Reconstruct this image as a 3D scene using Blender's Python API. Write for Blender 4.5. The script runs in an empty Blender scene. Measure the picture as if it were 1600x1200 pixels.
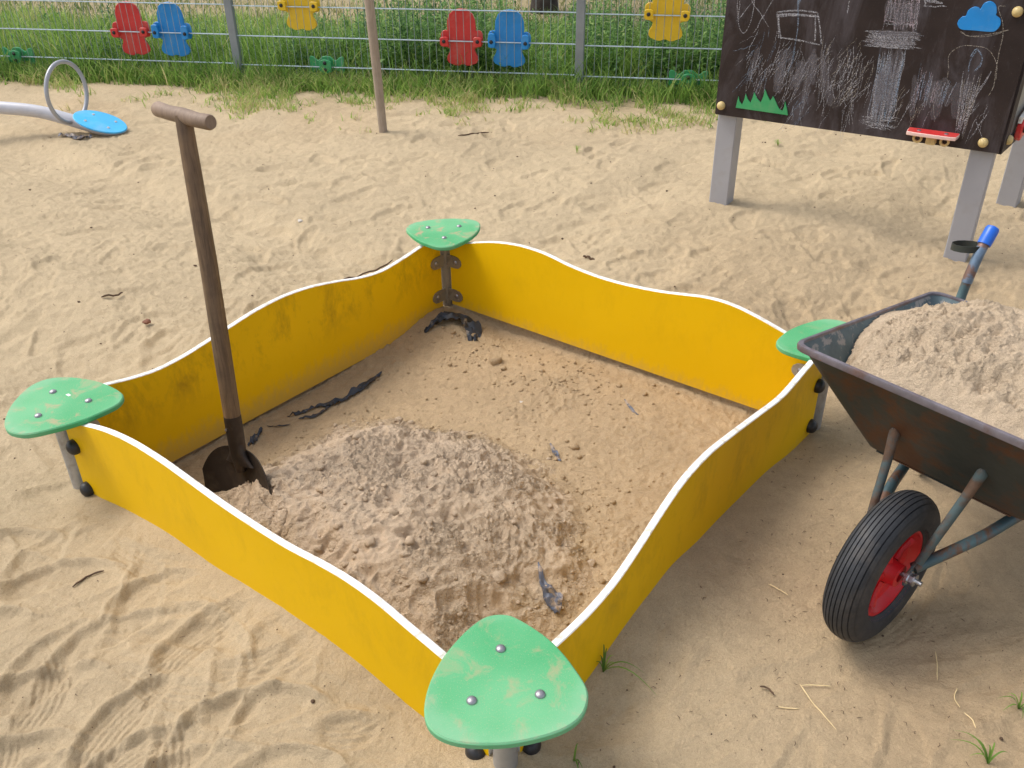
import bpy, bmesh, math, random
import numpy as np
from mathutils import Vector, Matrix
rnd = random.Random(7); rng = np.random.default_rng(11)
R = math.radians
sc = bpy.context.scene
COL = sc.collection

# ------------------------------------------------------------------ camera
F_PX, PITCH, ROLL, CAM_H = 1400.6, 0.5466, -0.0134, 1.5098
cam = bpy.data.cameras.new("camera"); cam_o = bpy.data.objects.new("camera", cam); COL.objects.link(cam_o)
cam.sensor_width = 36; cam.lens = 36*F_PX/1600; cam.clip_start = .05; cam.clip_end = 400
c_, s_ = math.cos(PITCH), math.sin(PITCH); cr, sr = math.cos(ROLL), math.sin(ROLL)
rt = Vector((1,0,0)); up = Vector((0,s_,c_)); fw = Vector((0,c_,-s_))
X = cr*rt + sr*up; Y = -sr*rt + cr*up
m = Matrix.Identity(4)
for i in range(3): m[i][0], m[i][1], m[i][2] = X[i], Y[i], -fw[i]
m[2][3] = CAM_H
cam_o.matrix_world = m
sc.camera = cam_o
# ------------------------------------------------------------------ light
SUN_DIR = Vector((-.80,.26,1.25)).normalized()       # towards the sun
w = bpy.data.worlds.new("World"); sc.world = w; w.use_nodes = True
nt = w.node_tree; bg = nt.nodes['Background']; sky = nt.nodes.new('ShaderNodeTexSky')
sky.sky_type = 'NISHITA'; sky.sun_disc = False
sky.sun_elevation = math.asin(SUN_DIR.z); sky.sun_rotation = math.atan2(SUN_DIR.x, SUN_DIR.y)
sky.dust_density = 3.5; sky.air_density = 1.0; sky.ozone_density = 1.0
hs = nt.nodes.new('ShaderNodeHueSaturation'); hs.inputs['Saturation'].default_value = .45     # thin high cloud: a whiter sky
nt.links.new(sky.outputs[0], hs.inputs['Color']); nt.links.new(hs.outputs[0], bg.inputs[0]); bg.inputs[1].default_value = .15
sun = bpy.data.lights.new("sun", 'SUN'); sun.energy = 1.02; sun.angle = R(24); sun.color = (1,.95,.88)
sun_o = bpy.data.objects.new("sun", sun); COL.objects.link(sun_o)
sun_o.rotation_euler = SUN_DIR.to_track_quat('Z','Y').to_euler(); sun_o.location = (-4,-2,6)
sc.view_settings.view_transform = 'Standard'; sc.view_settings.look = 'None'
sc.view_settings.gamma = 1; sc.view_settings.exposure = 0.66
sc.cycles.max_bounces = 6

# ------------------------------------------------------------------ numeric helpers
def _hash(ix, iy, seed):
    h = (ix.astype(np.int64)*374761393 + iy.astype(np.int64)*668265263 + seed*974634777) & 0xffffffff
    h = ((h ^ (h >> 13)) * 1274126177) & 0xffffffff
    return (h ^ (h >> 16)) & 0xffff
def perlin(x, y, seed=0):
    x = np.asarray(x, float); y = np.asarray(y, float)
    ix = np.floor(x).astype(np.int64); iy = np.floor(y).astype(np.int64)
    fx = x-ix; fy = y-iy
    u = fx*fx*fx*(fx*(fx*6-15)+10); v = fy*fy*fy*(fy*(fy*6-15)+10)
    def g(dx, dy):
        a = _hash(ix+dx, iy+dy, seed)*(2*np.pi/65536)
        return np.cos(a)*(fx-dx)+np.sin(a)*(fy-dy)
    return ((g(0,0)*(1-u)+g(1,0)*u)*(1-v)+(g(0,1)*(1-u)+g(1,1)*u)*v)*1.5
def fbm(x, y, f, o=3, seed=0, gain=.5):
    r = 0; a = 1
    for k in range(o):
        r = r + a*perlin(x*f, y*f, seed+k*17); f *= 2.03; a *= gain
    return r
def ss(a, b, x):
    t = np.clip((x-a)/(b-a), 0, 1); return t*t*(3-2*t)
def pchip(xs, ys):
    xs = np.array(xs, float); ys = np.array(ys, float); h = np.diff(xs); d = np.diff(ys)/h
    m = np.zeros(len(xs)); m[0] = d[0]; m[-1] = d[-1]
    for i in range(1, len(xs)-1): m[i] = (d[i-1]*h[i]+d[i]*h[i-1])/(h[i]+h[i-1])
    def f(x):
        x = np.clip(np.asarray(x, float), xs[0], xs[-1]); i = np.clip(np.searchsorted(xs, x)-1, 0, len(xs)-2)
        t = (x-xs[i])/h[i]
        return (1+2*t)*(1-t)**2*ys[i]+t*(1-t)**2*h[i]*m[i]+t*t*(3-2*t)*ys[i+1]+t*t*(t-1)*h[i]*m[i+1]
    return f

# ------------------------------------------------------------------ materials
def nd(nt, t, **kw):
    n = nt.nodes.new(t)
    for k, v in kw.items(): setattr(n, k, v)
    return n
def ramp(nt, fac, stops):
    r = nd(nt, 'ShaderNodeValToRGB'); el = r.color_ramp.elements
    while len(el) < len(stops): el.new(.5)
    for e, (p, c) in zip(el, stops):
        e.position = p; e.color = (*c, 1) if len(c) == 3 else c
    nt.links.new(fac, r.inputs[0]); return r.outputs[0]
def noise(nt, vec, scale, detail=4, rough=.55, dist=0):
    n = nd(nt, 'ShaderNodeTexNoise'); n.inputs['Scale'].default_value = scale; n.inputs['Detail'].default_value = detail
    n.inputs['Roughness'].default_value = rough; n.inputs['Distortion'].default_value = dist
    if vec is not None: nt.links.new(vec, n.inputs['Vector'])
    return n.outputs['Fac']
def mixc(nt, fac, a, b, mode='MIX'):
    n = nd(nt, 'ShaderNodeMix', data_type='RGBA', blend_type=mode)
    for s, v in ((n.inputs[0], fac), (n.inputs[6], a), (n.inputs[7], b)):
        if isinstance(v, (int, float)): s.default_value = v
        elif isinstance(v, tuple): s.default_value = (*v, 1)
        else: nt.links.new(v, s)
    return n.outputs[2]
def math_(nt, op, a, b=0.0):
    n = nd(nt, 'ShaderNodeMath', operation=op)
    for s, v in ((n.inputs[0], a), (n.inputs[1], b)):
        if isinstance(v, (int, float)): s.default_value = v
        else: nt.links.new(v, s)
    return n.outputs[0]
def newmat(name):
    M = bpy.data.materials.new(name); M.use_nodes = True; nt = M.node_tree
    return M, nt, nt.nodes['Principled BSDF']
def setc(nt, b, c):
    if isinstance(c, tuple): b.inputs['Base Color'].default_value = (*c, 1)
    else: nt.links.new(c, b.inputs['Base Color'])
def bump(nt, b, h, dist, strength=1.0):
    n = nd(nt, 'ShaderNodeBump'); n.inputs['Distance'].default_value = dist; n.inputs['Strength'].default_value = strength
    nt.links.new(h, n.inputs['Height']); nt.links.new(n.outputs[0], b.inputs['Normal']); return n
def objco(nt): return nd(nt, 'ShaderNodeTexCoord').outputs['Object']
def simple(name, col, rough=.5, metal=0, var=.15, vs=12, dirt=None, dirt_amt=.5, dirt_scale=6, bmp=0, bs=200, spec=.5, lo=.5, hi=.68):
    M, nt, b = newmat(name); co = objco(nt)
    n = noise(nt, co, vs, 5)
    dark = tuple(c*(1-var) for c in col); lite = tuple(min(1, c*(1+var)) for c in col)
    c = ramp(nt, n, [(.3, dark), (.7, lite)])
    if dirt:
        d = ramp(nt, noise(nt, co, dirt_scale, 8, .65, .3), [(lo, (0,0,0)), (hi, (dirt_amt,)*3)])
        c = mixc(nt, d, c, dirt)
    setc(nt, b, c)
    b.inputs['Roughness'].default_value = rough; b.inputs['Metallic'].default_value = metal
    b.inputs['Specular IOR Level'].default_value = spec
    if bmp: bump(nt, b, noise(nt, co, bs, 4), bmp)
    return M

def sand_mat(name, dry, damp, grey, clod=False):
    """dry/damp/grey picked by the colour attribute 'zone' (r = damp and browner sand, g = soil under plants, b = grey heap)"""
    M, nt, b = newmat(name)
    co = nd(nt, 'ShaderNodeNewGeometry').outputs['Position']
    zone = nd(nt, 'ShaderNodeSeparateColor'); at = nd(nt, 'ShaderNodeAttribute', attribute_name='zone')
    nt.links.new(at.outputs['Color'], zone.inputs[0])
    n1 = noise(nt, co, 1.7, 5, .6); n2 = noise(nt, co, 23, 6, .7); n3 = noise(nt, co, 900, 2, .6)
    v = mixc(nt, .5, n1, n2)
    sc_ = lambda c, k: tuple(x*k for x in c)
    c = ramp(nt, v, [(.35, sc_(dry, .88)), (.65, sc_(dry, 1.1))])
    cd = ramp(nt, v, [(.35, sc_(damp, .82)), (.65, sc_(damp, 1.15))])
    cg = ramp(nt, v, [(.38, sc_(grey, .84)), (.62, sc_(grey, 1.14))])
    soil = ramp(nt, n2, [(.35, (.11,.12,.045)), (.65, (.24,.21,.11))])
    c = mixc(nt, zone.outputs[0], c, cd); c = mixc(nt, zone.outputs[2], c, cg); c = mixc(nt, zone.outputs[1], c, soil)
    gr = ramp(nt, n3, [(.25, (.72,.70,.68)), (.5, (1,1,1)), (.78, (1.25,1.25,1.27))])
    c = mixc(nt, 1.0, c, gr, 'MULTIPLY')
    c = mixc(nt, 1.0, c, ramp(nt, noise(nt, co, 190, 4, .75), [(.3, (.89,.885,.88)), (.5, (1,1,1)), (.7, (1.07,1.07,1.075))]), 'MULTIPLY')
    # dark specks of bark and grit
    sp = nd(nt, 'ShaderNodeTexVoronoi'); sp.inputs['Scale'].default_value = 26; sp.inputs['Randomness'].default_value = 1
    nt.links.new(co, sp.inputs['Vector'])
    spk = ramp(nt, sp.outputs['Distance'], [(.03, (1,1,1)), (.055, (0,0,0))])
    pick = nd(nt, 'ShaderNodeSeparateColor'); nt.links.new(sp.outputs['Color'], pick.inputs[0])
    gate = math_(nt, 'GREATER_THAN', pick.outputs[0], .72)
    sp2 = nd(nt, 'ShaderNodeTexVoronoi'); sp2.inputs['Scale'].default_value = 110; nt.links.new(co, sp2.inputs['Vector'])
    spk2 = ramp(nt, sp2.outputs['Distance'], [(.12, (1,1,1)), (.2, (0,0,0))])
    p2 = nd(nt, 'ShaderNodeSeparateColor'); nt.links.new(sp2.outputs['Color'], p2.inputs[0])
    g2 = math_(nt, 'MULTIPLY', math_(nt, 'GREATER_THAN', p2.outputs[1], .86), ramp(nt, noise(nt, co, 3.1, 3), [(.42, (0,0,0)), (.62, (1,1,1))]))
    k = math_(nt, 'ADD', math_(nt, 'MULTIPLY', spk, gate), math_(nt, 'MULTIPLY', spk2, g2))
    c = mixc(nt, math_(nt, 'MULTIPLY', k, .6), c, (.07,.045,.03))
    setc(nt, b, c); b.inputs['Roughness'].default_value = .95; b.inputs['Specular IOR Level'].default_value = .1
    b1 = nd(nt, 'ShaderNodeBump'); b1.inputs['Distance'].default_value = .003 if not clod else .004; nt.links.new(noise(nt, co, 330, 4, .75), b1.inputs['Height'])
    b2 = nd(nt, 'ShaderNodeBump'); b2.inputs['Distance'].default_value = .005 if not clod else .0045
    hgt = noise(nt, co, 75, 5, .65, .4)
    if clod:
        for sc2, amp in ((95, .75), (210, .4)):
            wv = nd(nt, 'ShaderNodeVectorMath', operation='ADD'); nz = nd(nt, 'ShaderNodeTexNoise'); nz.inputs['Scale'].default_value = 60; nt.links.new(co, nz.inputs['Vector'])
            sm2 = nd(nt, 'ShaderNodeVectorMath', operation='SCALE'); sm2.inputs['Scale'].default_value = .012; nt.links.new(nz.outputs['Color'], sm2.inputs[0])
            nt.links.new(co, wv.inputs[0]); nt.links.new(sm2.outputs[0], wv.inputs[1])
            vo = nd(nt, 'ShaderNodeTexVoronoi'); vo.inputs['Scale'].default_value = sc2; nt.links.new(wv.outputs[0], vo.inputs['Vector'])
            hgt = math_(nt, 'SUBTRACT', hgt, math_(nt, 'MULTIPLY', vo.outputs['Distance'], amp))
    if clod:      # pressed, smoother patches between the crumbly ones
        hgt = math_(nt, 'MULTIPLY', hgt, ramp(nt, noise(nt, co, 6.5, 3, .5), [(.40, (.22,.22,.22)), (.56, (1,1,1))]))
    nt.links.new(hgt, b2.inputs['Height'])
    nt.links.new(b1.outputs[0], b2.inputs['Normal']); nt.links.new(b2.outputs[0], b.inputs['Normal'])
    return M
DRY = (.505,.400,.258); DAMP = (.445,.325,.195); GREY = (.55,.425,.30)
M_sand = sand_mat('sand', DRY, DAMP, GREY)
M_heap = sand_mat('heap_sand', DRY, DAMP, GREY, True)
M_load = sand_mat('load_sand', DRY, (.52,.39,.26), (.57,.45,.32), True)

def yellow_mat():
    M, nt, b = newmat('yellow_board'); co = objco(nt)
    base = ramp(nt, noise(nt, co, 2.2, 4), [(.3, (.78,.47,.001)), (.7, (.83,.505,.002))])
    mp = nd(nt, 'ShaderNodeMapping'); nt.links.new(co, mp.inputs[0]); mp.inputs['Scale'].default_value = (1, 1, .45)
    st = noise(nt, mp.outputs[0], 9, 9, .72, .5); fine = noise(nt, mp.outputs[0], 70, 5, .7)
    sm = ramp(nt, mixc(nt, .25, st, fine), [(.48, (0,0,0)), (.70, (.8,.8,.8))])
    sep = nd(nt, 'ShaderNodeSeparateXYZ'); nt.links.new(co, sep.inputs[0])
    hz = ramp(nt, math_(nt, 'MULTIPLY', sep.outputs[2], 3.0), [(.1, (.02,.02,.02)), (.45, (.8,.8,.8)), (.75, (.55,.55,.55))])
    oi = nd(nt, 'ShaderNodeAttribute', attribute_type='OBJECT', attribute_name='grime')
    k = math_(nt, 'MULTIPLY', math_(nt, 'MULTIPLY', sm, hz), oi.outputs['Fac'])
    c = mixc(nt, k, base, (.16,.085,.012))
    low = ramp(nt, math_(nt, 'ADD', math_(nt, 'MULTIPLY', sep.outputs[2], 6.0), math_(nt, 'MULTIPLY', fine, .8)), [(.0, (.5,.5,.5)), (.42, (0,0,0))])
    c = mixc(nt, low, c, (.50,.34,.12))
    scr = ramp(nt, noise(nt, co, 16, 3, .5, 3.0), [(.497, (0,0,0)), (.5, (.06,.06,.06)), (.503, (0,0,0))])
    c = mixc(nt, scr, c, (.9,.75,.35))
    setc(nt, b, c); b.inputs['Roughness'].default_value = .5; b.inputs['Specular IOR Level'].default_value = .15
    bump(nt, b, noise(nt, co, 500, 2), .0002)
    return M
M_yellow = yellow_mat()
M_white = simple('white_core', (.86,.84,.79), .5, var=.05, dirt=(.45,.36,.22), dirt_amt=.7, dirt_scale=34, lo=.50, hi=.66)
def green_mat():
    M, nt, b = newmat('green_seat'); co = objco(nt)
    base = ramp(nt, noise(nt, co, 5, 4), [(.3, (.050,.33,.125)), (.7, (.080,.40,.165))])
    d = ramp(nt, noise(nt, co, 17, 10, .72, .5), [(.52, (0,0,0)), (.64, (.9,.9,.9))])
    sep = nd(nt, 'ShaderNodeSeparateXYZ'); nt.links.new(co, sep.inputs[0])
    topm = ramp(nt, math_(nt, 'MULTIPLY_ADD' if False else 'GREATER_THAN', sep.outputs[2], -.002), [(0, (0,0,0)), (1, (1,1,1))])
    dst = nd(nt, 'ShaderNodeAttribute', attribute_type='OBJECT', attribute_name='dust')
    veil = ramp(nt, noise(nt, co, 3.5, 3), [(.35, (.03,.03,.03)), (.7, (.30,.30,.30))])
    c = mixc(nt, math_(nt, 'MULTIPLY', math_(nt, 'MULTIPLY', veil, topm), .8), base, (.42,.62,.42))
    c = mixc(nt, math_(nt, 'MULTIPLY', math_(nt, 'MULTIPLY', d, topm), dst.outputs['Fac']), c, (.45,.31,.19))
    spk = ramp(nt, noise(nt, co, 420, 3, .8), [(.58, (0,0,0)), (.66, (.55,.55,.55))]); c = mixc(nt, math_(nt, 'MULTIPLY', spk, topm), c, (.50,.40,.26))
    ctr_dist = nd(nt, 'ShaderNodeVectorMath', operation='LENGTH'); nt.links.new(co, ctr_dist.inputs[0])  # distance from the seat centre; the edge turns paler
    rim = ramp(nt, math_(nt, 'ADD', ctr_dist.outputs['Value'], math_(nt, 'MULTIPLY', noise(nt, co, 30, 5, .7), .05)), [(.14, (0,0,0)), (.175, (.35,.35,.35))]); c = mixc(nt, rim, c, (.30,.50,.33))
    setc(nt, b, c); b.inputs['Roughness'].default_value = .6; b.inputs['Specular IOR Level'].default_value = .25
    bump(nt, b, noise(nt, co, 700, 2), .0003)
    return M
M_green = green_mat()
M_steel = simple('galvanised_steel', (.42,.43,.44), .45, .6, dirt=(.20,.15,.10), dirt_amt=.6, dirt_scale=20, bmp=.0004, bs=90)
M_old = simple('weathered_steel', (.30,.26,.20), .6, .5, dirt=(.12,.08,.05), dirt_amt=.7, dirt_scale=25, bmp=.0006, bs=90)
M_bolt = simple('bolt_steel', (.36,.34,.36), .4, .85, var=.25, vs=60)
M_black = simple('black_cap', (.018,.018,.02), .45, var=.3, vs=50, dirt=(.2,.15,.1), dirt_amt=.25, dirt_scale=30)
M_wood = None
def wood_mat(name, a, b_, grime, rough=.7):
    M, nt, b = newmat(name); co = objco(nt)
    mp = nd(nt, 'ShaderNodeMapping'); nt.links.new(co, mp.inputs[0]); mp.inputs['Scale'].default_value = (1, 1, .06)
    g = noise(nt, mp.outputs[0], 130, 5, .6, .8); l = noise(nt, co, 9, 5, .6)
    c = ramp(nt, g, [(.3, a), (.7, b_)])
    c = mixc(nt, ramp(nt, l, [(.4, (0,0,0)), (.7, (.8,.8,.8))]), c, grime)
    setc(nt, b, c); b.inputs['Roughness'].default_value = rough; bump(nt, b, g, .0008); return M
M_shaft = wood_mat('shaft_wood', (.085,.048,.022), (.24,.15,.08), (.06,.036,.022), .5)
M_grip = wood_mat('grip_wood', (.22,.15,.10), (.33,.23,.16), (.15,.10,.065), .6)
M_post = wood_mat('post_wood', (.30,.24,.18), (.42,.34,.27), (.25,.20,.15))
M_blade = simple('blade_steel', (.048,.036,.029), .55, .6, var=.3, dirt=(.11,.085,.06), dirt_amt=.55, dirt_scale=16, bmp=.0008, bs=60)
M_tray = simple('tray_paint', (.046,.052,.046), .5, .3, var=.25, vs=5, dirt=(.115,.045,.018), dirt_amt=.85, dirt_scale=5.5, bmp=.0008, bs=50, lo=.48, hi=.58)
M_trayin = simple('tray_inner', (.085,.125,.14), .55, .2, var=.25, vs=20, dirt=(.33,.30,.28), dirt_amt=.7, dirt_scale=26, bmp=.001, bs=60, lo=.55, hi=.6)
M_rim = simple('rim_steel', (.19,.17,.19), .5, .5, var=.25, vs=30, dirt=(.16,.08,.05), dirt_amt=.8, dirt_scale=14, bmp=.0008, bs=60)
M_frame = simple('frame_paint', (.075,.13,.145), .5, .2, var=.25, dirt=(.17,.075,.035), dirt_amt=.9, dirt_scale=16, bmp=.0008, bs=70, lo=.47, hi=.56)
M_rusty = simple('rusty_stay', (.13,.078,.050), .75, .2, var=.3, vs=40, dirt=(.075,.115,.12), dirt_amt=.95, dirt_scale=14, bmp=.001, bs=80, lo=.44, hi=.56)
M_handle = simple('handle_paint', (.17,.24,.33), .4, .5, var=.3, vs=25, dirt=(.22,.12,.08), dirt_amt=.9, dirt_scale=18, lo=.46, hi=.54)
M_bluegrip = simple('blue_grip', (.012,.13,.62), .35, var=.12)
def tyre_mat():
    M, nt, b = newmat('tyre_rubber'); co = objco(nt)
    c = ramp(nt, noise(nt, co, 40, 6, .7), [(.35, (.016,.018,.022)), (.7, (.035,.037,.042))])
    d = ramp(nt, noise(nt, co, 12, 6, .7), [(.5, (0,0,0)), (.8, (.45,.45,.45))]); c = mixc(nt, d, c, (.16,.13,.10))
    setc(nt, b, c); b.inputs['Roughness'].default_value = .6; bump(nt, b, noise(nt, co, 300, 3), .0004); return M
M_tyre = tyre_mat()
M_red = simple('red_rim', (.62,.014,.02), .35, var=.12, dirt=(.25,.06,.04), dirt_amt=.35, dirt_scale=20)
M_zinc = simple('zinc_bolt', (.62,.62,.64), .25, .9, var=.1, vs=60)
M_plastic = {
 'red': simple('red_plastic', (.62,.035,.035), .4, var=.08, dirt=(.5,.22,.16), dirt_amt=.3, dirt_scale=14),
 'blue': simple('blue_plastic', (.012,.25,.66), .4, var=.08, dirt=(.2,.35,.5), dirt_amt=.25, dirt_scale=14),
 'yellow': simple('yellow_plastic', (.80,.52,.02), .4, var=.08, dirt=(.5,.35,.1), dirt_amt=.3, dirt_scale=14),
 'green': simple('green_plastic', (.045,.33,.12), .4, var=.1, dirt=(.2,.35,.2), dirt_amt=.3, dirt_scale=14)}
M_fpost = simple('fence_steel', (.27,.30,.33), .5, .5, var=.12, dirt=(.2,.2,.17), dirt_amt=.3)
M_wire = simple('wire_steel', (.44,.52,.56), .5, .3, var=.15, vs=30)
M_wire2 = simple('thin_wire', (.26,.32,.33), .5, .3, var=.2, vs=30)
M_seesaw = simple('grey_powder_coat', (.52,.52,.56), .35, var=.06, dirt=(.4,.34,.28), dirt_amt=.3)
M_seesaw2 = simple('grey_ring', (.36,.37,.40), .35, .2, var=.06)
M_blueseat = simple('light_blue_seat', (.06,.50,.88), .35, var=.06, dirt=(.5,.55,.55), dirt_amt=.25)
M_leg = simple('grey_board_post', (.36,.36,.385), .5, .1, var=.06, vs=4, dirt=(.3,.27,.23), dirt_amt=.35, dirt_scale=7)
M_cap = simple('cream_cap', (.62,.47,.20), .4, var=.12, vs=40, dirt=(.3,.22,.12), dirt_amt=.5, dirt_scale=60)
M_window = simple('smoked_window', (.20,.21,.20), .3, var=.1)
M_skateedge = simple('pale_edge', (.80,.55,.48), .5, var=.08)
def board_mat():
    M, nt, b = newmat('chalkboard'); co = objco(nt)
    c = ramp(nt, noise(nt, co, 6, 6, .65), [(.3, (.022,.014,.012)), (.7, (.040,.027,.024))])
    mp = nd(nt, 'ShaderNodeMapping'); nt.links.new(co, mp.inputs[0]); mp.inputs['Scale'].default_value = (1, 1, .35); mp.inputs['Rotation'].default_value = (0, .3, 0)
    d = ramp(nt, noise(nt, mp.outputs[0], 8, 8, .7, .6), [(.47, (0,0,0)), (.72, (.28,.28,.28))]); c = mixc(nt, d, c, (.24,.22,.25))
    d2 = ramp(nt, noise(nt, co, 160, 3, .7), [(.66, (0,0,0)), (.74, (.5,.5,.5))]); c = mixc(nt, d2, c, (.15,.13,.13))
    setc(nt, b, c); b.inputs['Roughness'].default_value = .6; b.inputs['Specular IOR Level'].default_value = .25; return M
M_board = board_mat()
def chalk_mat(name, col, lo=.42, hi=.6):
    M, nt, b = newmat(name); co = objco(nt)
    setc(nt, b, col); b.inputs['Roughness'].default_value = 1; b.inputs['Specular IOR Level'].default_value = 0
    a = ramp(nt, noise(nt, co, 330, 3, .7), [(lo, (0,0,0)), (hi, (.82,.82,.82))]); nt.links.new(a, b.inputs['Alpha']); return M
CH = [chalk_mat('white_chalk', (.54,.53,.56)), chalk_mat('pink_chalk', (.56,.46,.50)), chalk_mat('blue_chalk', (.27,.34,.44)), chalk_mat('cream_chalk', (.45,.40,.34)), chalk_mat('smudged_chalk', (.30,.28,.30), .35, 1.1)]
M_film = simple('black_film', (.022,.027,.038), .5, var=.4, vs=30, dirt=(.35,.27,.19), dirt_amt=.6, dirt_scale=22, lo=.56, hi=.66)
M_film_grey = simple('grey_film', (.075,.085,.115), .45, var=.3, vs=30, dirt=(.40,.30,.21), dirt_amt=.8, dirt_scale=35, lo=.5, hi=.6)
M_twig = simple('twig_bark', (.10,.06,.035), .9, var=.3, vs=60)
M_straw = simple('straw', (.72,.56,.30), .6, var=.15, vs=40)
M_brick = simple('brick_chip', (.20,.085,.05), .9, var=.25, vs=90)
M_stone = simple('pale_stone', (.55,.50,.44), .9, var=.15, vs=60)
M_bark = simple('tree_bark', (.045,.035,.028), .95, var=.4, vs=14, bmp=.02, bs=14)
def leaf_mat(name, stops, trans=.35, rough=.55):
    M, nt, b = newmat(name)
    at = nd(nt, 'ShaderNodeAttribute', attribute_name='tint')
    c = ramp(nt, at.outputs['Fac'], stops)
    setc(nt, b, c); b.inputs['Roughness'].default_value = rough; b.inputs['Specular IOR Level'].default_value = .25
    tr = nd(nt, 'ShaderNodeBsdfTranslucent'); nt.links.new(c, tr.inputs[0])
    mx = nd(nt, 'ShaderNodeMixShader'); mx.inputs[0].default_value = trans
    out = nt.nodes['Material Output']
    nt.links.new(b.outputs[0], mx.inputs[1]); nt.links.new(tr.outputs[0], mx.inputs[2]); nt.links.new(mx.outputs[0], out.inputs[0]); return M
M_grass = leaf_mat('grass_blades', [(0, (.08,.17,.035)), (.35, (.21,.37,.07)), (.62, (.38,.53,.13)), (.82, (.42,.46,.16)), (1, (.60,.52,.27))], .5)
M_weed = leaf_mat('weed_leaves', [(0, (.05,.13,.04)), (.5, (.17,.33,.09)), (.85, (.36,.54,.17)), (1, (.45,.50,.22))], .5)
M_dry = leaf_mat('meadow_grass', [(0, (.10,.17,.045)), (.4, (.24,.28,.09)), (.7, (.42,.38,.19)), (1, (.52,.45,.27))])

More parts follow.
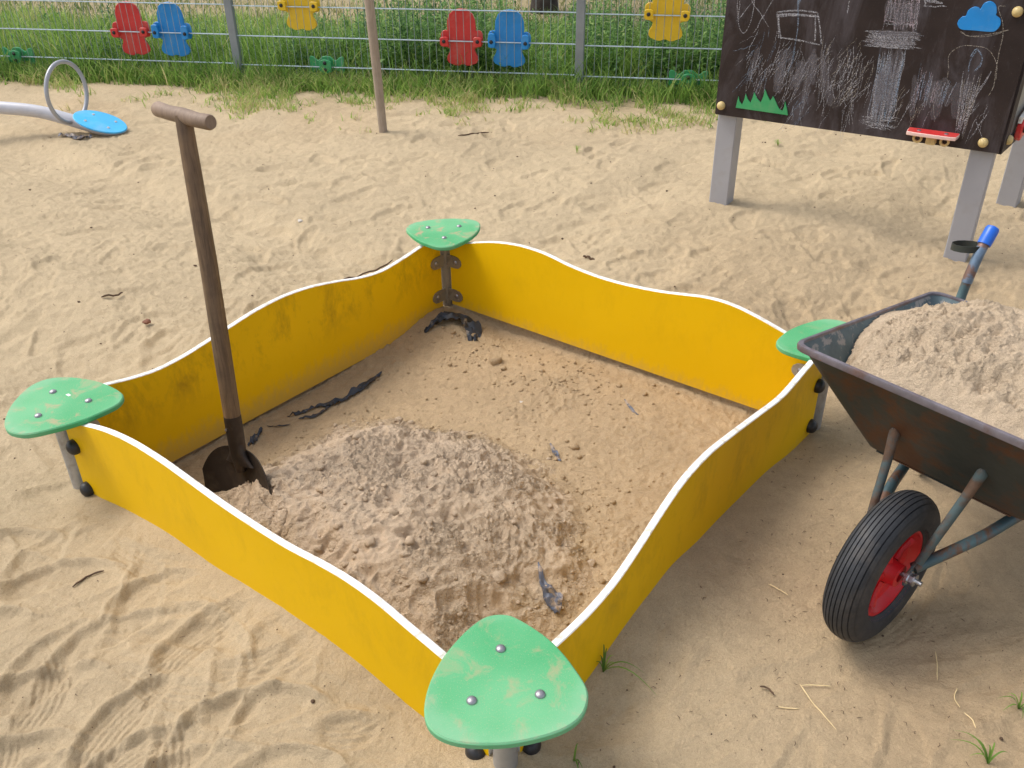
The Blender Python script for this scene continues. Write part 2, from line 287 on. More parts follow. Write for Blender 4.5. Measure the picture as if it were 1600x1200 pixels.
# ------------------------------------------------------------------ mesh building
class MB:
    def __init__(s): s.v = []; s.f = []; s.mi = []; s.sm = []
    def add(s, vs, fs, mi=0, smooth=False):
        o = len(s.v); s.v += [tuple(v) for v in vs]
        for f in fs: s.f.append([i+o for i in f]); s.mi.append(mi); s.sm.append(smooth)
        return s
    def loft(s, rings, mi=0, smooth=True, cap=True, closed=True):
        n = len(rings[0]); vs = [p for r in rings for p in r]; fs = []
        for k in range(len(rings)-1):
            for i in range(n if closed else n-1):
                j = (i+1) % n; fs.append((k*n+i, k*n+j, (k+1)*n+j, (k+1)*n+i))
        s.add(vs, fs, mi, smooth)
        if cap and closed:
            s.add(rings[0], [tuple(range(n))[::-1]], mi); s.add(rings[-1], [tuple(range(n))], mi)
        return s
    def box(s, c, d, M=None, mi=0, bev=0):
        x, y, z = (k/2 for k in d); c = Vector(c); M = M or Matrix.Identity(3)
        if bev:
            out = []
            o = lambda r, zz: [c+M@Vector(p) for p in [(x-r,y,zz),(x,y-r,zz),(x,-y+r,zz),(x-r,-y,zz),(-x+r,-y,zz),(-x,-y+r,zz),(-x,y-r,zz),(-x+r,y,zz)]]
            q = lambda r, e, zz: [c+M@Vector(p) for p in [(x-r,y-e,zz),(x-e,y-r,zz),(x-e,-y+r,zz),(x-r,-y+e,zz),(-x+r,-y+e,zz),(-x+e,-y+r,zz),(-x+e,y-r,zz),(-x+r,y-e,zz)]]
            rr = [q(bev+bev*.3, bev, -z), o(bev, -z+bev), o(bev, z-bev), q(bev+bev*.3, bev, z)]
            rr = [r[::-1] for r in rr]
            return s.loft(rr, mi, False)
        vs = [c+M@Vector((a*x, b*y, e*z)) for a in (-1,1) for b in (-1,1) for e in (-1,1)]
        return s.add(vs, [(0,1,3,2),(4,6,7,5),(0,4,5,1),(2,3,7,6),(0,2,6,4),(1,5,7,3)], mi)
    def tube(s, path, r, n=14, mi=0, cap=True, flat=None):
        path = [Vector(p) for p in path]; rs = r if isinstance(r, (list, tuple)) else [r]*len(path)
        rings = []; ref = None
        for i, p in enumerate(path):
            t = (path[min(i+1, len(path)-1)]-path[max(i-1, 0)]).normalized()
            if ref is None:
                a = Vector((0,0,1)) if abs(t.z) < .9 else Vector((1,0,0))
                ref = t.cross(a).normalized()
            ref = (ref-t*ref.dot(t)).normalized(); b = t.cross(ref)
            rings.append([p+(ref*math.cos(2*math.pi*k/n)+b*math.sin(2*math.pi*k/n))*rs[i] for k in range(n)])
        return s.loft(rings, mi, True, cap)
    def prism(s, outline, t0, t1, axis='z', bev=.002, mi=0, edge_mi=None, M=None, off=(0,0,0)):
        """outline: (a,b) points; extruded from t0 to t1 along axis"""
        pts = [Vector((a, b)) for a, b in outline]; n = len(pts)
        area = sum(pts[i].x*pts[(i+1) % n].y-pts[(i+1) % n].x*pts[i].y for i in range(n))
        if area < 0: pts = pts[::-1]
        def inset(d):
            out = []
            for i in range(n):
                e1 = (pts[i]-pts[i-1]); e2 = (pts[(i+1) % n]-pts[i])
                nn = Vector((-(e1.y+e2.y), e1.x+e2.x))
                nn = nn.normalized() if nn.length > 1e-9 else Vector((0,0)); out.append(pts[i]+nn*d)
            return out
        def P(q, t):
            v = {'z': Vector((q.x, q.y, t)), 'y': Vector((q.x, -t, q.y)), 'x': Vector((t, q.x, q.y))}[axis]
            if M is not None: v = M@v
            return v+Vector(off)
        rings = [[P(q, t0) for q in inset(bev)], [P(q, t0+bev) for q in pts], [P(q, t1-bev) for q in pts], [P(q, t1) for q in inset(bev)]]
        o = edge_mi if edge_mi is not None else mi
        s.loft(rings, o, True, False)
        s.add(rings[0], [tuple(range(n))[::-1]], mi); s.add(rings[-1], [tuple(range(n))], mi); return s
    def lathe(s, prof, M=None, off=(0,0,0), n=48, mi=0, closed=False, cap=False):
        """profile (r, h) turned about local z"""
        M = M or Matrix.Identity(3); off = Vector(off); rings = []
        for r, h in prof: rings.append([off+M@Vector((r*math.cos(2*math.pi*k/n), r*math.sin(2*math.pi*k/n), h)) for k in range(n)])
        if closed: rings.append(rings[0])
        return s.loft(rings, mi, True, cap)
    def obj(s, name, mats, parent=None, loc=(0,0,0), rot=(0,0,0), recalc=True):
        me = bpy.data.meshes.new(name); me.from_pydata(s.v, [], s.f)
        for mt in (mats if isinstance(mats, (list, tuple)) else [mats]): me.materials.append(mt)
        me.polygons.foreach_set('material_index', s.mi); me.polygons.foreach_set('use_smooth', s.sm)
        if recalc:
            bm = bmesh.new(); bm.from_mesh(me); bmesh.ops.remove_doubles(bm, verts=bm.verts, dist=1e-6)
            bmesh.ops.recalc_face_normals(bm, faces=bm.faces); bm.to_mesh(me); bm.free()
            me.set_sharp_from_angle(angle=R(38))
        o = bpy.data.objects.new(name, me); COL.objects.link(o)
        o.location = loc; o.rotation_euler = rot
        if parent: o.parent = parent
        return o
def np_obj(name, V, Q, mat, attrs=None, smooth=True, parent=None, zone=None):
    me = bpy.data.meshes.new(name); V = np.asarray(V, np.float32); Q = np.asarray(Q, np.int32); k = Q.shape[1]
    me.vertices.add(len(V)); me.vertices.foreach_set('co', V.ravel())
    me.loops.add(Q.size); me.loops.foreach_set('vertex_index', Q.ravel())
    me.polygons.add(len(Q)); me.polygons.foreach_set('loop_start', np.arange(0, Q.size, k, dtype=np.int32))
    me.polygons.foreach_set('use_smooth', np.full(len(Q), smooth))
    me.materials.append(mat)
    for n, a in (attrs or {}).items():
        at = me.attributes.new(n, 'FLOAT', 'POINT'); at.data.foreach_set('value', np.asarray(a, np.float32))
    if zone is not None:
        at = me.attributes.new('zone', 'FLOAT_COLOR', 'POINT')
        z4 = np.concatenate([zone, np.ones((len(zone), 1))], 1).astype(np.float32); at.data.foreach_set('color', z4.ravel())
    me.update(calc_edges=True); me.validate()
    o = bpy.data.objects.new(name, me); COL.objects.link(o)
    if parent: o.parent = parent
    return o
def empty(name, loc=(0,0,0), rz=0):
    o = bpy.data.objects.new(name, None); COL.objects.link(o); o.location = loc; o.rotation_euler = (0,0,rz); o.empty_display_size = .1; return o
def tag(o, label, cat=None, group=None, kind=None):
    if label: o['label'] = label
    if cat: o['category'] = cat
    if group: o['group'] = group
    if kind: o['kind'] = kind
    return o
def closed_curve(pts, n=6):
    out = []; N = len(pts); P = [Vector(p) for p in pts]
    for i in range(N):
        a, b, c, d = P[i-1], P[i], P[(i+1) % N], P[(i+2) % N]
        for k in range(n):
            t = k/n; out.append(.5*((2*b)+(c-a)*t+(2*a-5*b+4*c-d)*t*t+(3*b-a-3*c+d)*t**3))
    return [(p.x, p.y) for p in out]
def open_curve(pts, n=6):
    P = [Vector(p) for p in pts]; P = [2*P[0]-P[1]]+P+[2*P[-1]-P[-2]]; out = []
    for i in range(1, len(P)-2):
        a, b, c, d = P[i-1:i+3]
        for k in range(n):
            t = k/n; out.append(.5*((2*b)+(c-a)*t+(2*a-5*b+4*c-d)*t*t+(3*b-a-3*c+d)*t**3))
    out.append(P[-2]); return out

# ------------------------------------------------------------------ plan of the sandbox and ground height
CN = dict(n=np.array([-.0219,1.0803]), l=np.array([-1.2031,1.9987]), b=np.array([-.2494,3.1752]), r=np.array([.9155,2.2648]))
CTR = sum(CN.values())/4
FENCE = lambda x: 6.4337-.1945*x
def edge_frame(a, b):
    A, B = CN[a], CN[b]; L = np.linalg.norm(B-A); t = (B-A)/L; n = np.array([-t[1], t[0]])
    if (CTR-A)@n < 0: n = -n
    return A, t, n, L
SAND_NL = pchip([-.3,.05,.21,.34,.49,.73,.85,1.07,1.25,1.44,1.8], [0,0,-.003,.024,.045,.047,.036,.042,.024,-.008,0])
SAND_NR = pchip([-.3,.05,.26,.34,.42,.51,.6,.74,.86,.99,1.17,1.3,1.49,1.8], [0,0,.004,.024,.044,.06,.072,.054,.046,.034,.014,-.014,-.034,-.02])
def interior(x, y):
    """signed distance inside the box (positive inside), with the step moved behind the boards as seen by each side"""
    d = None
    for a, b, sh in (('n','l',.022), ('n','r',.022), ('l','b',-.022), ('b','r',-.022)):
        A, t, n, L = edge_frame(a, b)
        e = (x-A[0])*n[0]+(y-A[1])*n[1]-sh
        d = e if d is None else np.minimum(d, e)
    return d
def dents(x, y, h):
    """footprints and scuffs pressed into the loose sand"""
    r = random.Random(5); specs = []
    for k in range(620):      # broad scatter of old footprints
        yy = .75+5.4*r.random()**.85; xx = r.uniform(-1, 1)*(.72*yy+.55)
        L = r.uniform(.09, .17); W = r.uniform(.035, .06); a = r.gauss(.5, .7)
        dp = r.uniform(.0035, .010)*(1.0 if yy > 2.6 or xx < 0 else .45)
        specs.append((xx, yy, L, W, a, dp, r.random() < .2))
    # long scuffs beside the left board, running up to the right
    for xx, yy, L, W, a, dp, tr in [(-.705,1.415,.150,.052,.92,.013,True),(-.810,1.19,.150,.050,1.22,.012,True),(-.93,1.42,.13,.045,.75,.012,False),(-1.03,1.28,.14,.05,.6,.012,False),
        (-.86,1.56,.11,.042,.6,.010,False),(-.62,1.18,.13,.05,.9,.014,False),(-.78,1.08,.15,.05,1.0,.013,True),(-.50,1.22,.09,.045,.4,.011,False),(-1.0,1.10,.14,.05,.7,.012,False),
        (-.45,1.08,.10,.05,.3,.009,False),(-1.12,1.62,.13,.05,.4,.012,False),(-1.25,1.45,.14,.05,.5,.012,False),(-.33,1.16,.07,.04,.2,.008,True),(-1.3,1.75,.13,.05,.3,.012,False),
        (.52,1.05,.12,.04,.8,.005,False),(.75,1.1,.12,.045,1.1,.005,False),(.95,1.22,.10,.045,.5,.004,False)]:
        specs.append((xx, yy, L, W, a, dp, tr))
    for xx, yy, L, W, a, dp, tr in specs:
        Rm = L*1.7
        i0 = np.searchsorted(y[:, 0], yy-Rm); i1 = np.searchsorted(y[:, 0], yy+Rm)
        if i1 <= i0: continue
        X_, Y_ = x[i0:i1], y[i0:i1]; ca, sa = math.cos(a), math.sin(a)
        u = (X_-xx)*ca+(Y_-yy)*sa; v = -(X_-xx)*sa+(Y_-yy)*ca
        v = v+.25*u*u/L*(1 if dp > .008 else -1)
        wob = 1+.16*perlin(X_*14+dp*900, Y_*14, 77)
        q = np.sqrt((u/L)**2+(v/(W*(1-.18*u/L)))**2)*wob
        g = -dp*(1-ss(.68, 1.02, q))+dp*.5*np.exp(-((q-1.12)/.13)**2)*(.6+.4*np.sign(v))
        if tr: g = g+(1-ss(.75, .98, q))*((.0016 if xx < .2 else .0006) if yy < 1.6 else dp*.2)*np.sin(v*2*np.pi/.0145+.5*np.sin(u*9))
        h[i0:i1] += g
    return h
def base_h(x, y):
    """smooth sand level, box interior and banks, used for seating objects too"""
    ins = interior(x, y); k = ss(-.006, .010, ins)
    h = 0*x
    for (a, b, f) in (('n','l',SAND_NL), ('n','r',SAND_NR)):
        A, t, n, L = edge_frame(a, b)
        s = (x-A[0])*t[0]+(y-A[1])*t[1]; e = -((x-A[0])*n[0]+(y-A[1])*n[1])
        h = h+f(s)*np.exp(-np.clip(e, 0, 9)/.16)*ss(-.2, .02, s)*(1-ss(L-.02, L+.2, s))
    # floor inside: lowest along the back-left board, heaped in the back corner
    A, t, n, L = edge_frame('l', 'b'); e = (x-A[0])*n[0]+(y-A[1])*n[1]
    fl = -.103+.05*ss(0, .9, e)
    A, t, n, L = edge_frame('b', 'r'); e2 = (x-A[0])*n[0]+(y-A[1])*n[1]
    fl = fl-.008*(1-ss(.02, .12, e2))
    db = np.hypot(x-CN['b'][0]+.02, y-CN['b'][1]+.08)
    fl = fl+.045*np.exp(-(db/.17)**2)+.022*np.exp(-(db/.42)**2)
    h = h+.020*np.exp(-(np.hypot(x-CN['n'][0], y-CN['n'][1]+.02)/.08)**2)
    return h*(1-k)+fl*k, k
def ground_h(x, y, rough=True):
    h, k = base_h(x, y)
    far = ss(5.4, 6.4, y+.19*x)
    rightcalm = 1-.5*ss(.15, .5, x)*(1-ss(1.9, 2.6, y))
    wx = x+.05*perlin(x*3, y*3, 3); wy = y+.05*perlin(x*3, y*3, 4)
    und = .012*fbm(wx, wy, 1.3, 3, 10)
    ra, rb = wx*.55+wy*.83, -wx*.83+wy*.55; nearl = (1-ss(1.9, 2.6, y))*(1-ss(-.1, .4, x))
    rid = (1-np.abs(fbm(wx*.8, wy*1.25, 5.5, 3, 20))*1.9)*(1-nearl)+(1-np.abs(fbm(ra*.35, rb*1.1, 6.5, 2, 21))*1.9)*nearl*.4
    rid2 = 1-np.abs(fbm(wx, wy*1.5, 16, 3, 30, .6))*1.9
    fine = fbm(x, y, 38, 3, 40, .6)
    out = und+rightcalm*(.0058*rid+(.0014+.0034*ss(1.6,3.2,y))*rid2+.0006*fine)
    clump = ss(.05, .45, fbm(x, y, 3.2, 2, 55))
    inn = .004*fbm(x, y, 4, 3, 60)+.0022*fine+clump*.0055*np.abs(fbm(x, y, 45, 3, 66, .65))*1.6+.003*rid2
    edge = 1e3
    for (a, b) in (('n','l'), ('n','r')):
        A, t, n, L = edge_frame(a, b); s = (x-A[0])*t[0]+(y-A[1])*t[1]; e = np.abs((x-A[0])*n[0]+(y-A[1])*n[1])
        edge = np.minimum(edge, e+np.maximum(0, -s)+np.maximum(0, s-L))
    out = out*(1-.8*np.exp(-(edge/.05)**2))+.008*.8*np.exp(-(edge/.05)**2)
    return h+(out-.008)*(1-k)*(1-.3*far)+inn*k, k

# ------------------------------------------------------------------ the sand ground, one sheet
def build_ground():
    ys = list(np.linspace(-9, .3, 22)); y = .3
    while y < 7.2: ys.append(y+.0001); y += (.0022+.0012*min(1, max(0, y-1.8)))*(y+.42)+.0003
    while y < 130: ys.append(y); y += (y-6.9)*.12+.03
    ys = np.array(ys)
    t = np.linspace(-1, 1, 900); ext = np.cumsum(1.22**np.arange(1, 19)*.01)
    t = np.concatenate([-1-ext[::-1], t, 1+ext])
    wv = np.where(ys < .3, .62, .62*(ys+.42)/.72*1.0); wv = np.maximum(wv, .62)
    Yg = np.repeat(ys[:, None], len(t), 1); Xg = wv[:, None]*t[None, :]
    H, k = ground_h(Xg, Yg)
    D = dents(Xg, Yg, np.zeros_like(Xg)); far = ss(5.7, 6.6, Yg+.19*Xg); near_b = np.zeros_like(Xg)
    for (a, b) in (('n','l'), ('n','r')):
        A, t, n, L = edge_frame(a, b); s = (Xg-A[0])*t[0]+(Yg-A[1])*t[1]; e = np.abs((Xg-A[0])*n[0]+(Yg-A[1])*n[1])
        near_b = np.maximum(near_b, np.exp(-((e+np.maximum(0, -s)+np.maximum(0, s-L))/.06)**2))
    H = H+D*(1-.85*k)*(1-far)*(1-.85*near_b)
    # gentle rise and fall of the meadow behind the fence
    H = H+ss(7, 12, Yg)*.05*fbm(Xg, Yg, .4, 2, 90)
    nr, nc = Xg.shape; idx = np.arange(nr*nc).reshape(nr, nc)
    Q = np.stack([idx[:-1, :-1], idx[:-1, 1:], idx[1:, 1:], idx[1:, :-1]], -1).reshape(-1, 4)
    V = np.stack([Xg, Yg, H], -1).reshape(-1, 3)
    pn = fbm(Xg, Yg, 1.1, 3, 120)
    soil = (1-.55*ss(8.0, 9.5, Yg))*ss(-.25, .35, (Yg-(FENCE(Xg)-.15))+.5*pn)
    damp = k*.95+(1-k)*(.6*ss(.2, .9, Xg)*(1-ss(2.6, 4.6, Yg))+.2*(1-ss(1.5,2.6,Yg))+.35*ss(-.1, .4, pn)*ss(4.8, 5.9, Yg))  # damp box floor; open sand browner at right, in front and near grass
    zone = np.stack([np.clip(damp, 0, 1), soil*.9, 0*soil], -1).reshape(-1, 3)
    g = np_obj('sand_ground', V, Q, M_sand, zone=zone)
    tag(g, 'pale trampled sand of the playground running back to the grass', kind='structure'); return g
build_ground()
def gz(x, y):
    return float(ground_h(np.array([[x]], float), np.array([[y]], float))[0][0, 0])

# ------------------------------------------------------------------ sandbox
sandbox = tag(empty('sandbox', (float(CTR[0]), float(CTR[1]), 0)), 'square yellow wavy-edged sandbox with green corner seats', 'sandbox')
TOP = {
 'nl': ([.03,.137,.227,.309,.397,.472,.572,.634,.785,.898,1.016,1.147,1.266,1.366,1.47], [.18,.208,.231,.252,.262,.260,.252,.252,.259,.271,.283,.284,.268,.242,.212]),
 'nr': ([.03,.159,.273,.368,.465,.54,.619,.737,.871,1.019,1.183,1.323,1.47], [.215,.198,.190,.200,.233,.264,.290,.301,.286,.263,.240,.250,.262]),
 'lb': ([.03,.142,.205,.283,.39,.471,.541,.653,.754,.857,.964,1.077,1.167,1.263,1.381,1.47], [.262,.245,.232,.222,.228,.241,.253,.270,.275,.267,.247,.221,.211,.219,.237,.25]),
 'br': ([.03,.14,.237,.354,.465,.599,.728,.85,.944,1.033,1.098,1.184,1.269,1.342,1.47], [.205,.242,.268,.285,.284,.263,.254,.258,.267,.281,.291,.292,.277,.258,.22])}
BOT = {'nl': -.045, 'nr': -.06, 'lb': -.088, 'br': -.036}
OFF = Vector((-CTR[0], -CTR[1], 0))
def cap_mesh():
    b = MB(); b.lathe([(.0215,0),(.0215,.006),(.0200,.013),(.0150,.019),(.0080,.0225),(.0001,.0235)], n=22); return b
cap_src = None
for key, grime in (('nl', .30), ('nr', .6), ('lb', 1.05), ('br', .18)):
    A, t, n, L = edge_frame(key[0], key[1]); f = pchip(*TOP[key]); T = .0085
    ns = 120; S = np.linspace(.034, L-.034, ns); b = MB()
    H = f(S*1.5/L); zb = BOT[key]
    P = lambda s, e, z: (s, e, z)
    e_ = .002
    rings = []
    for s, h in zip(S, H+.0004*perlin(S*90, S*0, 3)): rings.append([(s,-T,zb),(s,-T,h-e_),(s,-T+e_,h),(s,T-e_,h),(s,T,h-e_),(s,T,zb)])
    V = [p for r_ in rings for p in r_]
    for k in range(ns-1):
        for i in range(6):
            j = (i+1) % 6; b.add([V[k*6+i], V[k*6+j], V[k*6+6+j], V[k*6+6+i]], [(0,1,2,3)], 1 if i in (1,2,3,5) else 0, True)
    b.add(rings[0], [(0,1,2,3,4,5)], 1); b.add(rings[-1], [(5,4,3,2,1,0)], 1)
    ang = math.atan2(t[1], t[0])
    o = b.obj('side_panel', [M_yellow, M_white], sandbox, (A[0]-CTR[0], A[1]-CTR[1], 0), (0,0,ang)); o['grime'] = grime
    # outward side in panel coordinates
    side = -1 if np.array([-t[1], t[0]])@n > 0 else 1
    for s in (.062, L-.062):
        for z in (.006, .146):
            M = Matrix.Rotation(R(-90)*side, 4, 'X')
            c = cap_mesh().obj('bolt_cap', M_black, o, (s, side*(T+.0005), z), (R(-90)*side, 0, 0))
            m2 = MB(); m2.lathe([(.010,0),(.010,.002),(.0065,.005),(.0001,.006)], n=14); m2.obj('bolt', M_bolt, o, (s, -side*(T+.004), z), (R(90)*side, 0, 0))
SEAT = [(.016,.139),(.042,.124),(.083,.079),(.109,.036),(.128,-.011),(.139,-.051),(.134,-.082),(.115,-.111),(.079,-.131),(.024,-.142),(-.028,-.143),(-.088,-.132),(-.126,-.108),(-.141,-.071),(-.133,-.016),(-.109,.040),(-.078,.084),(-.046,.118),(-.016,.138)]
SEATO = closed_curve(SEAT, 4)
for key, sx, sy, dust, lab in (('n', 0, 0, .55, 'large green seat nearest the camera'), ('l', .012, .035, .8, 'sand-dusted pale green seat'), ('b', 0, .030, 1.0, 'sand-streaked green seat at the back corner'), ('r', .0, .012, .2, None)):
    c = CN[key]; d = (CTR-c)/np.linalg.norm(CTR-c); ang = math.atan2(d[1], d[0])-math.pi/2
    back = key == 'b'
    b = MB(); b.tube([(0,0,-.16),(0,0,.243)], .0235, 24)
    b.lathe([(.0001,.2375),(.055,.2375),(.055,.2435),(.0001,.2435)], n=24)
    po = b.obj('corner_post', M_old if back else M_steel, sandbox, (c[0]-CTR[0], c[1]-CTR[1], 0), (0,0,ang))
    for z in (.006, .146):          # welded ears behind the boards
        for sg in (-1, 1):
            A2 = math.pi/4*sg
            for (ka, kb) in (('n','l'),('n','r'),('l','b'),('b','r')):
                pass
        b = MB()
        for other in [k for k in ('nl','nr','lb','br') if key in k]:
            A, t, n, L = edge_frame(other[0], other[1])
            tt = t if other[0] == key else -t
            M = Matrix(((tt[0], n[0], 0), (tt[1], n[1], 0), (0, 0, 1)))
            out = [(.012,-.024),(.06,-.024),(.076,-.021),(.087,-.011),(.090,0),(.087,.011),(.076,.021),(.06,.024),(.012,.024)]
            rings = [[M@Vector((a, .0092+e, h)) for a, h in out] for e in (0, .004)]
            b.loft(rings, 0, False)
        e = b.obj('bracket', M_old if back else M_steel, po, (0,0,z), (0,0,-ang))
    b = MB(); b.prism(SEATO, -.0155, 0, bev=.003)
    off = Matrix.Rotation(ang, 2)@Vector((sx, sy))
    so = b.obj('corner_seat', M_green, sandbox, (c[0]-CTR[0]+off.x, c[1]-CTR[1]+off.y, .2602), (0,0,ang)); so['dust'] = dust
    if lab: so['label'] = lab
    for x, y in ((.001,.054),(-.060,-.053),(.057,-.055)):
        m2 = MB(); m2.lathe([(.0095,0),(.0092,.0018),(.0075,.0042),(.004,.0056),(.0001,.0060)], n=18); m2.obj('bolt', M_bolt, so, (x, y, .0002))

# ------------------------------------------------------------------ heap of dug sand inside
def poly_sd(x, y, P):
    d = np.full(x.shape, 1e9); inside = np.zeros(x.shape, bool); n = len(P)
    for i in range(n):
        a = P[i]; b = P[(i+1) % n]; e = (b[0]-a[0], b[1]-a[1]); L2 = e[0]**2+e[1]**2
        t = np.clip(((x-a[0])*e[0]+(y-a[1])*e[1])/L2, 0, 1)
        d = np.minimum(d, np.hypot(x-a[0]-t*e[0], y-a[1]-t*e[1]))
        c = ((a[1] > y) != (b[1] > y)) & (x < (b[0]-a[0])*(y-a[1])/(b[1]-a[1]+1e-12)+a[0]); inside ^= c
    return np.where(inside, d, -d)
HEAP = [(-.98,1.99),(-.84,2.07),(-.70,2.24),(-.58,2.37),(-.38,2.40),(-.13,2.30),(.12,2.10),(.22,1.80),(.19,1.58),(.06,1.47),(-.08,1.36),(-.10,1.22),(-.16,1.21)]
def heap_h(x, y):
    b, k = base_h(x, y)
    xx = x+.03*perlin(x*7, y*7, 201); yy = y+.03*perlin(x*7, y*7, 202)
    d = poly_sd(xx, yy, HEAP)
    A, t, n, L = edge_frame('n', 'l'); e = (x-A[0])*n[0]+(y-A[1])*n[1]; s = (x-A[0])*t[0]+(y-A[1])*t[1]
    up_ = ss(-.03, .24, d)
    body = .122*up_*(.66+.34*np.exp(-((e-.16)/.26)**2))
    body *= 1-.16*ss(1.0, 1.2, s)
    body += .022*np.exp(-((s-.62)/.06)**2-((e-.36)/.10)**2)   # ridge
    body -= .035*np.exp(-((s-.38)/.09)**2-((e-.46)/.09)**2)   # trough dug with the spade
    body += .018*np.exp(-((s-.55)/.05)**2-((e-.52)/.07)**2)
    lump = np.abs(fbm(x, y, 11, 3, 210, .6)); lump2 = np.abs(fbm(x, y, 32, 3, 230, .65)); lump3 = np.abs(fbm(x, y, 95, 2, 260, .7))
    soft = .12+.95*ss(-.18, .22, fbm(x+5, y, 4.2, 2, 240))
    smooth_zone = ss(.62, .85, s)*(1-ss(.20, .42, e))          # the slab-like pressed part by the board
    r = ss(-.02, .06, d)
    h = body+r*(.012*(1-lump*2)+(.0055*lump2+.0050*lump3)*(1-.6*smooth_zone)*soft*1.5)
    # cracks in the pressed part
    cr_ = np.abs(perlin(x*9+2*perlin(x*4, y*4, 9), y*9, 280)); h -= smooth_zone*r*.010*(1-ss(.0, .05, cr_))
    # terraces of sliced clods
    cell = np.floor(fbm(x, y, 5.5, 1, 290)*6)/6; h += r*(1-smooth_zone*.5)*.018*cell
    return b+h-.012*(1-ss(-.05, .0, d)), d
gx = np.arange(-1.06, .34, .0032); gy = np.arange(1.12, 2.48, .0032)
GX, GY = np.meshgrid(gx, gy); HH, HD = heap_h(GX, GY); INS = interior(GX, GY)
keep = (HD > -.055) & (INS > -.010)
idx = -np.ones(GX.shape, int); kq = keep[:-1, :-1] & keep[:-1, 1:] & keep[1:, 1:] & keep[1:, :-1]
use = np.zeros_like(keep); use[:-1, :-1] |= kq; use[:-1, 1:] |= kq; use[1:, 1:] |= kq; use[1:, :-1] |= kq
idx[use] = np.arange(use.sum())
Q = np.stack([idx[:-1, :-1][kq], idx[:-1, 1:][kq], idx[1:, 1:][kq], idx[1:, :-1][kq]], -1)
A, t, n, L = edge_frame('n', 'l'); S_ = ((GX-A[0])*t[0]+(GY-A[1])*t[1])[use]
V = np.stack([GX[use], GY[use], HH[use]], -1)
gry = ss(-.03, .13, HD[use]+.07*fbm(V[:, 0], V[:, 1], 10, 3, 5)); dampz = np.clip(.55*(1-ss(.3, .75, S_)), 0, 1)
heap = np_obj('sand_heap', V, Q, M_heap, zone=np.stack([.95+0*gry, 0*gry, gry*(1-.55*dampz)], -1))
tag(heap, 'lumpy greyish heap of freshly dug sand inside the yellow sandbox', 'sand heap')
def hz(x, y):
    x_, y_ = np.array([[x]], float), np.array([[y]], float)
    g = gz(x, y); h, d = heap_h(x_, y_)
    return max(g, float(h[0, 0])) if d[0, 0] > -.04 and interior(x_, y_)[0, 0] > 0 else g
# loose clods: countless crumbs on heap and floor
def clods(name, pts, mat, label, zone):
    bm = bmesh.new(); bmesh.ops.create_icosphere(bm, subdivisions=2, radius=1); bv = np.array([v.co[:] for v in bm.verts]); bf = np.array([[v.index for v in f.verts] for f in bm.faces]); bm.free()
    Vs, Fs = [], []
    for i, (x, y, z, r) in enumerate(pts):
        n_ = 1+.38*perlin(bv[:, 0]*1.4+i*3.1, bv[:, 1]*1.4+bv[:, 2]*1.7, i)
        sc3 = np.array([rnd.uniform(.8,1.3), rnd.uniform(.8,1.2), rnd.uniform(.55,.85)])
        a = rnd.uniform(0, 6.3); c, s = math.cos(a), math.sin(a); v = bv*n_[:, None]*sc3*r
        v = np.stack([v[:, 0]*c-v[:, 1]*s, v[:, 0]*s+v[:, 1]*c, v[:, 2]], -1)+[x, y, z]
        Fs.append(bf+len(Vs)*len(bv)); Vs.append(v)
    V = np.concatenate(Vs); o = np_obj(name, V, np.concatenate(Fs), mat, zone=np.tile(np.array(zone, float), (len(V), 1)))
    return tag(o, label, kind='stuff')
pts = []
while len(pts) < 420:
    x, y = rnd.uniform(-.95, .25), rnd.uniform(1.2, 2.42); h, d = heap_h(np.array([[x]]), np.array([[y]])); d = d[0, 0]
    if d < -.03 or interior(np.array([[x]]), np.array([[y]]))[0, 0] < .02: continue
    s = (x-A[0])*t[0]+(y-A[1])*t[1]; e = (x-A[0])*n[0]+(y-A[1])*n[1]
    if s > .65 and e < .35 and rnd.random() < .75: continue
    r = min(.013, .0019*math.exp(abs(rnd.gauss(0, .75)))); pts.append((x, y, float(h[0, 0])+r*.15, r))
for k in range(34):
    x, y = rnd.gauss(-.30, .19), rnd.gauss(1.72, .17)
    h, d = heap_h(np.array([[x]]), np.array([[y]]))
    if d[0,0] > .06: pts.append((x, y, float(h[0,0])-.002, rnd.uniform(.007, .019)))
clods('sand_crumbs', pts, M_heap, 'crumbs and clods of damp sand over the dug heap', (.5,0,.9))
pts = []
for k in range(480):      # crumbs that ran out over the floor from the heap's edge
    i = rnd.randrange(0, 11); a, b_ = HEAP[i], HEAP[i+1]; q = rnd.random(); x = a[0]+(b_[0]-a[0])*q+rnd.gauss(.0, .05); y = a[1]+(b_[1]-a[1])*q+rnd.gauss(.0, .05)
    if interior(np.array([[x]]), np.array([[y]]))[0, 0] < .03: continue
    r = .0014*math.exp(abs(rnd.gauss(0, .65))); pts.append((x, y, hz(x, y)+r*.2, min(r, .008)))
for cx, cy, sp, nn in ((-.12,2.80,.10,90),(.10,2.62,.12,120),(.3,2.45,.16,60),(-.25,3.0,.08,50),(.15,1.95,.10,80),(.3,1.9,.18,60),(-.45,2.62,.15,40),(.05,2.45,.25,60)):
    for k in range(nn):
        x, y = rnd.gauss(cx, sp), rnd.gauss(cy, sp*.8)
        if interior(np.array([[x]]), np.array([[y]]))[0, 0] < .03: continue
        r = .0022*math.exp(abs(rnd.gauss(0, .6))); pts.append((x, y, gz(x, y)+r*.2, r))
clods('sand_crumbs', pts, M_sand, 'small orange-brown sand crumbs on the sandbox floor', (1,0,0))

